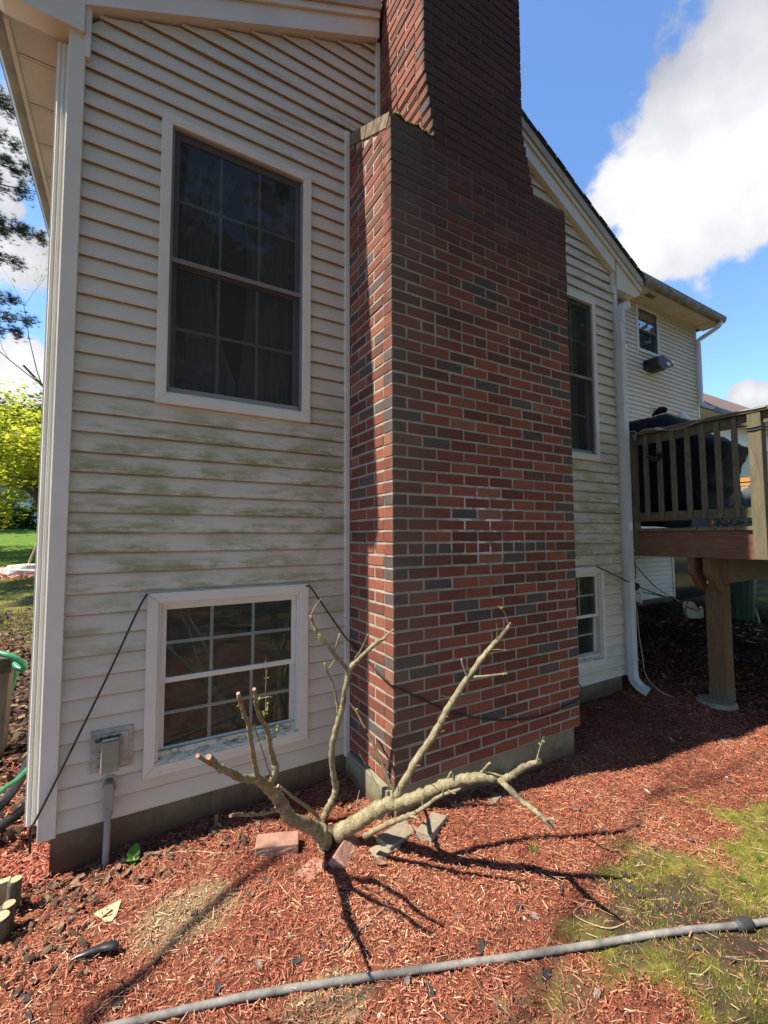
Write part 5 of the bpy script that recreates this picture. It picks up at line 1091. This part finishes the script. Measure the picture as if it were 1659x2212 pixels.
for cx, cy, r0, r1 in ((.5, .12, .0, .05), (.52, .155, .0, .045), (.66, .50, .06, .11), (.66, .50, 0, .03)):
    n_ = 14
    for k in range(n_):
        t0, t1 = 2*math.pi*k/n_, 2*math.pi*(k+1)/n_; mb.add([uv(cx+r0*math.cos(t0), cy+r0*.5*math.sin(t0)), uv(cx+r1*math.cos(t0), cy+r1*.5*math.sin(t0)), uv(cx+r1*math.cos(t1), cy+r1*.5*math.sin(t1)), uv(cx+r0*math.cos(t1), cy+r0*.5*math.sin(t1))], [(0, 1, 2, 3)])
mb.build('printing', INK, tg)
cable('sagging_cord', [B7(235, 265), B7(300, 380), B7(450, 570), B7(600, 740), B7(800, 940, 3.6), B7(1000, 1070, 4.2), B7(1200, 1180, 4.8), B7(1400, 1300, 5.3), B7(1500, 1345, 5.5)], .006, simple('faded cord', (.16, .12, .10), None, 9, .5, 0), 'faded cord sagging from the deck rim to the beige scoop', 'cord')
cable('thin_hose', [Vector(P(*crp(2480, 2150, 2.802, x, y), Y=Y)) for x, y, Y in ((178, 770, .42), (195, 860, .42), (215, 1100, .40), (255, 1350, .36), (275, 1500, .33), (330, 1610, .28), (420, 1700, .23), (520, 1760, .18))]+[gp(*crp(2480, 2150, 2.802, 620, 1800), .01), gp(*crp(2480, 2150, 2.802, 660, 1840), .01)], .0035, simple('tan wire', (.40, .33, .22), None, 9, .6, 0), 'thin tan wire hanging beside the downspout down to the mulch', 'wire')
cable('looped_wire', [Vector(P(*crp(2480, 2150, 2.802, x, y), Y=-.07)) for x, y in ((1215, 625), (1300, 580), (1380, 545), (1420, 500), (1460, 420), (1500, 320), (1520, 270))], .004, CABLE, 'thin black wire under the deck beam right of the post', 'wire')
pts = [Vector((DX-.042, -.47, 0))]
for k, z_ in enumerate((.90, .878)):
    mb = MB(); mb.tube([(DX-.043, -.472, z_+.004), (DX-.044, -.52, z_), (DX-.043, -.568, z_+.006), (DX+.055, -.57, z_+.003)], .0055, 7); tag(mb.build('strap_cord', CABLE, None), ('upper' if k == 0 else 'lower')+' black cord wrapped round the railing post', 'cord')
cable('soffit_wire', [Vector(P(*crp(2380, 1100, 6.9125, x, y), Y=1.2)) for x, y in ((800, 980), (820, 1250), (830, 1600), (845, 1840), (875, 1880), (865, 1960), (845, 2080))], .0035, BRNZ, 'thin wire dangling from the downspout elbow', 'wire')
# things under the deck
sc = empty('scoop_shovel', gp(1505, 1335), 'beige plastic scoop standing on the soil behind the deck post', 'shovel')
q_ = [Vector(P(*crp(2700, 2300, 4.4597, x, y), Y=1.9)) for x, y in ((205, 580), (215, 520), (250, 475), (300, 468), (355, 500), (400, 580), (430, 635), (470, 640), (500, 560), (515, 640), (515, 780), (260, 775), (225, 700))]
bm_ = MB(); q2 = [(v[0], v[2]) for v in q_]; bm_.prism(q2, 'y', 1.9, 1.96); bm_.build('blade', simple('beige plastic', (.42, .38, .26), (.30, .27, .18), 6, .6, .1), sc, bevel=.01)
mb = MB(); mb.tube([P(*crp(2700, 2300, 4.4597, 230, 575), Y=1.87), P(*crp(2700, 2300, 4.4597, 420, 640), Y=1.87)], .012, 8); mb.build('rib', simple('dark beige', (.25, .22, .15), None, 9, .7, 0), sc)
BT = gp(1640, 1352); bi = empty('yard_bin', (BT.x, BT.y, BT.z), 'dark green yard bin in the shade under the deck', 'bin'); GRN = simple('dark green plastic', (.012, .05, .03), (.008, .035, .02), 6, .4, .1, spec=.4)
yb = 1.35; p0 = Vector(P(1612, 1352, Y=yb)); 
mb = MB(); rx = .32; cx = p0[0]+rx+.02; zb = float(gh(cx, yb)); mb.tube([(cx, yb+.3, zb), (cx, yb+.3, zb+.05), (cx, yb+.3, zb+.75), (cx, yb+.3, zb+.80)], [.27, .29, .34, .35], 20); mb.build('body', GRN, bi, smooth=False)
mb = MB(); mb.tube([(cx, yb+.3, zb+.80), (cx, yb+.3, zb+.84)], [.37, .36], 20); mb.build('lid', GRN, bi)
mb = MB(); mb.tube([P(*crp(2700, 2300, 4.4597, 1435, 600), Y=1.3), P(*crp(2700, 2300, 4.4597, 1480, 740), Y=1.27), P(*crp(2700, 2300, 4.4597, 1510, 870), Y=1.22)], [.010, .013, .013], 7); tag(mb.build('bamboo_stick', simple('pale yellow stick', (.60, .58, .25), None, 9, .6, 0), None), 'short pale yellow stick leaning on the green bin', 'stick')
for i, (q_, lab) in enumerate((([(940, 200), (1050, 190), (1225, 360), (1225, 490), (1090, 505), (945, 370)], 'broad pale plank leaning under the deck beam'), ([(1080, 190), (1225, 175), (1240, 330)], 'narrow triangular plank end beside the broad leaning plank'), ([(1085, 530), (1200, 515), (1195, 610), (1090, 600)], 'short grey block of lumber under the leaning planks'))):
    Y_ = 2.0+i*.05; mb = MB(); mb.prism([tuple(P(*crp(2700, 2300, 4.4597, x, y), Y=Y_)[k] for k in (0, 2)) for x, y in q_], 'y', Y_, Y_+.05); tag(mb.build('lumber_plank', simple('grey plank', (.42, .33, .26), (.28, .21, .16), 5, .8, .2, 30, (1, 1, 4)), None), lab, 'plank')
PAP = simple('white scrap', (.55, .52, .46), None, 9, .8, 0)
for (x, y) in ((1455, 1430), (1432, 1345), (1480, 1340), (1470, 1352), (1592, 1358), (1622, 1388), (1600, 1375), (1640, 1362), (1618, 1350), (1400, 1712), (1452, 1600), (1292, 1530), (1632, 1380), (1560, 1600)):
    c = gp(x, y, .006); o = flake('paper_scrap', c, .05 if y > 1400 else .13, .012 if y > 1400 else .04, PAP, 'small pale scrap lying on the shaded ground', 'scrap', 'pale scraps under and beside the deck', .2)
# ================================================================= TREES AND THE YARD BEYOND
TRK = mat_bark('tree bark', (.16, .13, .10), (.06, .05, .04), (1, 1, .3))
def leafmat(name, stops, trans=.4):
    m = mat_blade(name, stops); [n for n in m.node_tree.nodes if n.type == 'MIX_SHADER'][0].inputs[0].default_value = trans; return m
LF_MAPLE = leafmat('yellow green maple leaves', [(0, (.24, .30, .02)), (.6, (.48, .50, .04)), (1, (.66, .60, .09))], .6)
LF_DARK = leafmat('dark spring leaves', [(0, (.03, .05, .012)), (.7, (.07, .10, .02)), (1, (.13, .16, .04))])
LF_PINE = leafmat('pine needles', [(0, (.012, .03, .014)), (.7, (.035, .07, .035)), (1, (.07, .11, .05))], .25)
LF_PALE = leafmat('pale spring buds', [(0, (.30, .30, .12)), (.7, (.48, .46, .20)), (1, (.62, .56, .30))], .5)
def leaves(name, pts, size, m, par, flat=.5, aspect=1.6):
    pts = np.asarray(pts); n = len(pts); a = rng.uniform(0, 2*np.pi, n); t = rng.normal(0, flat, n); r = rng.uniform(.6, 1.3, n)*size
    d = np.stack([np.cos(a)*np.cos(t), np.sin(a)*np.cos(t), np.sin(t)], -1); s = np.stack([-np.sin(a), np.cos(a), rng.normal(0, flat, n)], -1); s /= np.linalg.norm(s, axis=1)[:, None]
    L = d*(r*aspect)[:, None]; S = s*r[:, None]*.5
    mw = np.array(wmat(par).translation) if par else 0
    V = np.stack([pts-mw, pts-mw+L*.5+S, pts-mw+L, pts-mw+L*.5-S], 1).reshape(-1, 3); b = (np.arange(n)*4)[:, None]
    o = fast_mesh(name, V, [b+np.array([[0, 1, 2, 3]])], m, tone=np.repeat(rng.uniform(0, 1, n), 4)); o.parent = par; return o
def grow(mb, base, d, L, r, depth, tips, spread=.55, up=.15, seg=5, kids=(2, 4), minr=.004):
    p = Vector(base); d = Vector(d).normalized(); pts = [p.copy()]; rs = [r]
    for i in range(seg):
        d = (d+Vector((random.gauss(0, .13), random.gauss(0, .13), random.gauss(up*.3, .1)))).normalized(); p = p+d*(L/seg); pts.append(p.copy()); rs.append(r*(1-.55*(i+1)/seg))
    mb.tube(pts, rs, 7 if r > .03 else 4, .03, cap=False)
    if depth == 0: tips += pts[2:]; return
    for k in range(random.randint(*kids)):
        i = random.randint(2, seg); a = random.uniform(0, 6.28); o = d.orthogonal().normalized(); o.rotate(__import__('mathutils').Quaternion(d, a))
        grow(mb, pts[i], d*(1-spread)+o*spread+Vector((0, 0, up)), L*random.uniform(.55, .75), max(minr, rs[i]*random.uniform(.5, .7)), depth-1, tips, spread, up, seg, kids, minr)
def broad_tree(loc, h, r, m, label, name='tree', per=7, size=.07, fuzz=.3, depth=4, spread=.55, up=.15, trunk=.35, group=None, flat=.5, d0=(0, 0, 1), kids=(3, 4)):
    t = empty(name, loc, label, 'tree', group); tips = []; mb = MB()
    top = Vector(loc)+Vector(d0).normalized()*h*trunk; mb.tube([Vector(loc)-Vector((0, 0, .3)), Vector(loc)+Vector((0, 0, .3)), top], [r*1.5, r*1.15, r*.85], 10, .05)
    for k in range(5):
        a = k*1.256+random.uniform(-.3, .3); grow(mb, top-Vector((0, 0, random.uniform(0, h*trunk*.3))), (math.cos(a), math.sin(a), 1.1), h*.32, r*.6, depth-1, tips, spread, up, kids=kids)
    mb.build('trunk', TRK, t, smooth=True)
    tp = np.array([list(v) for v in tips]); pts = np.repeat(tp, per, 0)+rng.normal(0, fuzz, (len(tp)*per, 3))*np.array([1, 1, .6])
    leaves('crown', pts, size, m, t, flat); return t
def pine_tree(loc, h, label, boughs, group=None):
    t = empty('pine_tree', loc, label, 'tree', group); L_ = Vector(loc); mb = MB(); mb.tube([L_-Vector((0, 0, .3)), L_+Vector((0, 0, h*.5)), L_+Vector((.2, 0, h))], [.28, .2, .04], 10, .04)
    V = []
    for (z, az, ln, dr) in boughs:
        b = L_+Vector((0, 0, z)); d = Vector((math.cos(az), math.sin(az), dr)); pp = [b]
        for i in range(8): d = (d+Vector((0, 0, -.03 if i < 4 else .05))+Vector((random.gauss(0, .04), random.gauss(0, .04), 0))).normalized(); pp.append(pp[-1]+d*ln/8)
        mb.tube(pp, [.05*(1-i/9.5) for i in range(9)], 6, .05, cap=False)
        for i in range(2, 9):
            for s in range(6):
                a = az+random.choice((-1, 1))*random.uniform(.4, 1.2); tl = ln*.22*(1.25-i/9)*random.uniform(.6, 1.2); e = pp[i]+Vector((math.cos(a), math.sin(a), random.uniform(-.1, .25)))*tl
                mb.tube([pp[i], e], [.012, .005], 4, cap=False)
                for q_ in range(9):
                    c = pp[i].lerp(e, .25+.75*q_/8)+Vector((random.gauss(0, .08), random.gauss(0, .08), random.gauss(0, .07)))
                    V.append(c)
    mb.build('trunk', TRK, t, smooth=True)
    c = np.array([list(v) for v in V]); k = 16; n = len(c)*k; cc = np.repeat(c, k, 0); dv = rng.normal(0, 1, (n, 3)); dv[:, 2] = abs(dv[:, 2])*.9-.1; dv /= np.linalg.norm(dv, axis=1)[:, None]
    s = np.cross(dv, rng.normal(0, 1, (n, 3))); s /= np.linalg.norm(s, axis=1)[:, None]; ln = rng.uniform(.07, .15, n)[:, None]
    mw = np.array(L_); A_ = cc-mw; Vv = np.stack([A_-s*.004, A_+s*.004, A_+dv*ln], 1).reshape(-1, 3); b = (np.arange(n)*3)[:, None]
    o = fast_mesh('needles', Vv, [b+np.array([[0, 1, 2]])], LF_PINE, tone=np.repeat(rng.uniform(0, 1, n), 3)); o.parent = t; return t
def gl(x, y): return (x, y, float(gh(x, y)))
# the pine whose boughs reach into the left edge
def bough(px, py, Y, tx, ty):
    e = Vector(P(px, py, Y=Y)); dx, dy = e.x-tx, e.y-ty; return (e.z-float(gh(tx, ty)), math.atan2(dy, dx), math.hypot(dx, dy), .03)
TX_, TY_ = -7.2, 11.5
bl = [bough(52, 250, 12.2, TX_, TY_), bough(35, 215, 11, TX_, TY_), bough(30, 300, 12.8, TX_, TY_), bough(70, 385, 12.0, TX_, TY_), bough(88, 415, 11.4, TX_, TY_), bough(50, 360, 12.6, TX_, TY_), bough(78, 510, 12.2, TX_, TY_), bough(40, 500, 11.2, TX_, TY_), bough(25, 560, 12, TX_, TY_), bough(52, 690, 12.4, TX_, TY_), bough(30, 720, 11.6, TX_, TY_), bough(20, 650, 12, TX_, TY_), bough(10, 130, 12, TX_, TY_)]
bl += [(random.uniform(4, 15), random.uniform(0, 6.28), random.uniform(1.6, 2.6), .05) for _ in range(26) ]
bl = [b for b in bl if True]
pine_tree(gl(TX_, TY_), 17, 'tall dark pine whose boughs reach across the sky at the left edge', bl)
e = P(100, 1000, Y=15); mt = broad_tree(gl(-3.9, 17.0), 7.5, .14, LF_MAPLE, 'yellow green young maple beside the left house corner', 'maple_tree', 13, .10, .30, 4, .62, .02, .25, flat=.35)
broad_tree(gl(-6.8, 19.0), 6.6, .12, LF_MAPLE, 'second yellow green tree farther left behind the lawn', 'maple_tree', 11, .11, .34, 4, .62, .02, .25, flat=.35)
bt = broad_tree(gl(-2.7, 23.0), 15, .16, LF_PALE, 'tall thin tree with pale spring buds behind the maple', 'budding_tree', 3, .08, .25, 5, .42, .3, .30, flat=.8, kids=(2, 3))
# house, hedge and wood across the lawn
nh = empty('neighbor_house', (-8, 42, 1.2), 'white clapboard house across the lawn behind the hedge', 'house')
NW = simple('white clapboard far', (.70, .71, .72), (.62, .63, .65), 3, .6, .2, 8, (.1, 1, 6))
mb = MB(); mb.box(-17, -4.2, 42, 50, .9, 6.6); mb.build('wall', NW, nh)
mb = MB(); mb.prism([(41.4, 6.5), (46, 9.4), (50.6, 6.5), (46, 9.1)], 'x', -17.4, -3.8); mb.prism([(42, 6.5), (46, 9.0), (50, 6.5)], 'x', -17, -4.2); mb.build('roof', simple('grey far roof', (.18, .18, .19), None, 2, .9, 0), nh)
for wx, wz in ((-12.5, 2.2), (-9.9, 2.2), (-7.3, 2.2), (-12.5, 5), (-9.9, 5), (-7.3, 5)):
    mb = MB(); mb.box(wx-.5, wx+.5, 41.93, 41.99, wz, wz+1.4); wn = mb.build('window', simple('far glass', (.03, .035, .04), None, 2, .2, 0), nh)
    for sx in (-.78, .52): mb = MB(); mb.box(wx+sx, wx+sx+.26, 41.92, 41.985, wz, wz+1.4); mb.build('shutter', BLK, wn)
def hedge(name, x0, x1, y, h, label, m, n=9000, dpt=1.2, sz=.16):
    t = empty(name, gl((x0+x1)/2, y), label, 'hedge'); nx_ = int((x1-x0)*1.2); pts = []
    for k in range(nx_):
        cx = x0+(x1-x0)*(k+.5)/nx_; r_ = random.uniform(.7, 1.15); q_ = rng.normal(0, 1, (n//nx_, 3)); q_ /= np.linalg.norm(q_, axis=1)[:, None]; q_ *= rng.uniform(.55, 1.05, (len(q_), 1))
        z0_ = float(gh(cx, y)); pts.append(np.array([cx, y, z0_+h*.45])+q_*np.array([.9*r_, dpt*.6, h*.55*r_]))
    mb = MB()
    for k in range(nx_): cx = x0+(x1-x0)*(k+.5)/nx_; mb.tube([(cx, y, float(gh(cx, y))-.1), (cx+.1, y, float(gh(cx, y))+h*.6)], .05, 5)
    mb.build('stems', TRK, t); leaves('foliage', np.concatenate(pts), sz, m, t, .8); return t
hedge('hedge', -14, -2.5, 33, 1.5, 'low dark clipped hedge at the far edge of the lawn', LF_DARK)
for i, (x, y, h) in enumerate(((-16, 36, 15), (-12, 55, 17), (-3, 56, 16), (-22, 46, 18), (2, 62, 15))):
    broad_tree(gl(x, y), h, .3, LF_DARK, ('dark tree left of the white house', 'tall dark tree behind the left end of the white house', 'dark tree behind the right end of the white house', 'broad dark tree at the far left of the yard', 'distant tree hidden behind the house corner')[i], 'tree', 26, .34, .8, 3, .55, .12, .28)
# mound of edging stone with a leaning stake
c = gl(P(62, 1225, Y=13.5)[0], 13.5); md = empty('tree_ring', c, 'low ring of pale stones with a leaning stake beside the left corner', 'planter ring')
STG = simple('pale edging stone', (.48, .45, .38), (.32, .30, .25), 9, .9, .3, 40)
mb = MB(); mb.tube([(c[0]-.02, c[1], c[2]-.05), (c[0], c[1], c[2]+.09), (c[0], c[1], c[2]+.12), (c[0], c[1], c[2]+.22), (c[0], c[1], c[2]+.25)], [.62, .60, .48, .44, .05], 22, .05); mb.build('stones', STG, md)
s0, s1 = P(62, 1218, Y=13.5), P(86, 1160, Y=13.3); mb = MB(); mb.tube([s0, s1, s1+(s1-s0)*.8], .03, 7); mb.build('stake', PALE, md)
isl = chips('mulch', 6000, lambda n: np.stack([c[0]+rng.normal(0, 1.5, n), c[1]+rng.normal(0, .45, n)], -1), (.06, .14), (.02, .05), (.006, .02), CHIP, .35, None, .03); tag(isl, 'red mulch island round the pale stone ring on the lawn', kind='stuff')
# hoses, timber and pipes beyond the left corner
GH = simple('green hose', (.03, .24, .10), (.02, .16, .07), 20, .4, .2, 60, spec=.5)
LQ = lambda x, y, Y: Vector(P(*crp(0, 2600, 2.765, x, y), Y=Y))
tp = empty('timber_post', gl(P(0, 1600, Y=2.0)[0], 2.0), 'weathered square timber post at the left edge carrying a green hose', 'post')
a, b = LQ(105, 250, 2.0), LQ(0, 1120, 2.0); mb = MB(); mb.prism([(a.x, a.z), (b.x-.0, b.z-.2), (b.x-.25, b.z-.2), (a.x-.22, a.z)], 'y', 2.0, 2.16); mb.build('timber', WV, tp)
mb = MB(); mb.box(a.x-.22, a.x+.01, 1.99, 2.17, a.z, a.z+.10); mb.build('moss_top', simple('mossy end', (.08, .07, .04), (.03, .03, .02), 30, .95, .8, 80), tp)
cable('green_hose', [LQ(-200, 60, 2.1), LQ(-60, 35, 1.95), LQ(60, 50, 1.9), LQ(160, 85, 1.88), LQ(235, 130, 1.88), LQ(275, 185, 1.9), LQ(240, 215, 1.92), LQ(190, 190, 1.95), LQ(160, 150, 2.0)], .019, GH, 'thick green hose end looped over the timber post', 'hose')
cable('green_hose', [LQ(165, 150, 2.2), LQ(165, 230, 2.2), LQ(140, 330, 2.22), LQ(110, 450, 2.25), LQ(60, 520, 2.3)], .022, GH, 'green hose hanging down behind the timber post', 'hose')
cable('green_hose', [LQ(-80, 1640, .95), LQ(60, 1520, 1.0), LQ(180, 1440, 1.08), LQ(300, 1320, 1.18), LQ(420, 1210, 1.3)], .012, GH, 'green hose crossing the soil just left of the corner post', 'hose')
BPIPE = simple('black corrugated pipe', (.03, .03, .032), (.018, .018, .02), 9, .5, .1)
def corr(pts, r, label):
    c_ = smooth_path(pts, 14); rs = [r*(1+.09*(1 if i % 2 else -1)) for i in range(len(c_))]; mb = MB(); mb.tube([tuple(v) for v in c_], rs, 12); tag(mb.build('drain_pipe', BPIPE, None, smooth=True), label, 'pipe')
corr([LQ(-60, 1780, .95), LQ(60, 1660, 1.0), LQ(180, 1500, 1.12), LQ(260, 1340, 1.25), LQ(340, 1180, 1.45), LQ(420, 1020, 1.7)], .022, 'upper black corrugated pipe behind the green hose at the left')
corr([LQ(-80, 2020, .85), LQ(40, 1930, .9), LQ(160, 1840, .96), LQ(280, 1740, 1.02), LQ(400, 1640, 1.1)], .022, 'lower black corrugated pipe lying by the foot of the corner post')
L5 = lambda x, y, Y: Vector(P(*crp(0, 3350, 2.966, x, y), Y=Y))
lt = empty('log_edging', gl(-1.66, .36), 'cut log stakes forming a low edging at the bottom left', 'log edging')
for i, (x, y, r_, zt, zb, Y) in enumerate(((178, 500, .024, 0, 1, .40), (90, 800, .026, 0, 1, .30), (-10, 950, .034, 0, 1, .24))):
    t_ = L5(x, y, Y); mb = MB(); mb.tube([(t_.x-.01, Y, GZ-.15), (t_.x, Y, t_.z-.01), (t_.x+.002, Y, t_.z)], [r_*1.02, r_, r_*.93], 16, .03); lg = mb.build('stake', WV, lt)
    mb = MB(); mb.tube([(t_.x+.002, Y, t_.z+.0005), (t_.x+.002, Y, t_.z+.003)], [r_*.9, r_*.86], 16, .03); mb.build('cut_top', PALE, lg)
a, b = L5(30, 620, .44), L5(110, 600, .44); mb = MB(); mb.prism([(a.x-.12, a.z+.02), (b.x, b.z+.03), (b.x, b.z-.05), (a.x-.12, a.z-.06)], 'y', .44, .47); mb.build('crossbar', PALE, lt)
# wooded yard round the photographer: trees that shade the bed and show in the window glass
broad_tree(gl(-6.6, -5.6), 12, .2, LF_DARK, 'spreading tree left of the photographer shading the mossy edge', 'tree', 26, .17, .32, 3, .55, .10, .50, kids=(3, 4))
for i, (x, y, h) in enumerate(((-3.5, -13, 16), (3, -12, 15), (9.5, -10.5, 17), (-9, -11, 15), (16, -6, 15))):
    broad_tree(gl(x, y), h, .3, LF_DARK, ('tree behind the photographer left of centre', 'tree behind the photographer right of centre', 'tree behind the deck toward the open yard', 'tree far behind the photographer on the left', 'tree to the right of the deck')[i], 'tree', 14, .24, .6, 4, .55, .12, .22)

# bare young tree out of the frame on the left; one long bough of it streaks its shadow over the bed
lt2 = empty('bare_tree', gl(-5.3, -.35), 'bare young tree just left of the view with one long low bough', 'tree'); mb = MB()
mb.tube([(-5.3, -.35, -1.6), (-5.28, -.33, .5), (-5.2, -.28, 2.6), (-5.3, -.4, 5.2), (-5.25, -.5, 7.5)], [.075, .06, .05, .035, .012], 9, .05)
mb.tube([tuple(v) for v in smooth_path([(-5.2, -.28, 2.6), (-4.8, -.06, 2.72), (-4.3, .19, 2.72), (-3.9, .41, 2.68), (-3.55, .58, 2.72)], 5)], .021, 7, .08)
for q_ in (((-4.5, .09, 2.72), (-4.0, -.1, 3.1), (-3.4, -.2, 3.6)), ((-4.1, .3, 2.7), (-4.0, .2, 2.3), (-3.7, .05, 2.0)), ((-5.25, -.36, 4.2), (-4.5, -.9, 5.2), (-3.8, -1.3, 6.0)), ((-5.28, -.4, 5.0), (-4.2, .35, 6.4), (-3.4, .75, 7.6)), ((-4.2, .35, 6.4), (-3.6, .3, 6.8), (-3.1, .45, 7.6))):
    mb.tube([tuple(v) for v in smooth_path([q_[0], q_[1], q_[2]], 5)], [.02-.0015*i for i in range(11)], 6, .08)
mb.build('trunk', TRK, lt2, smooth=True)
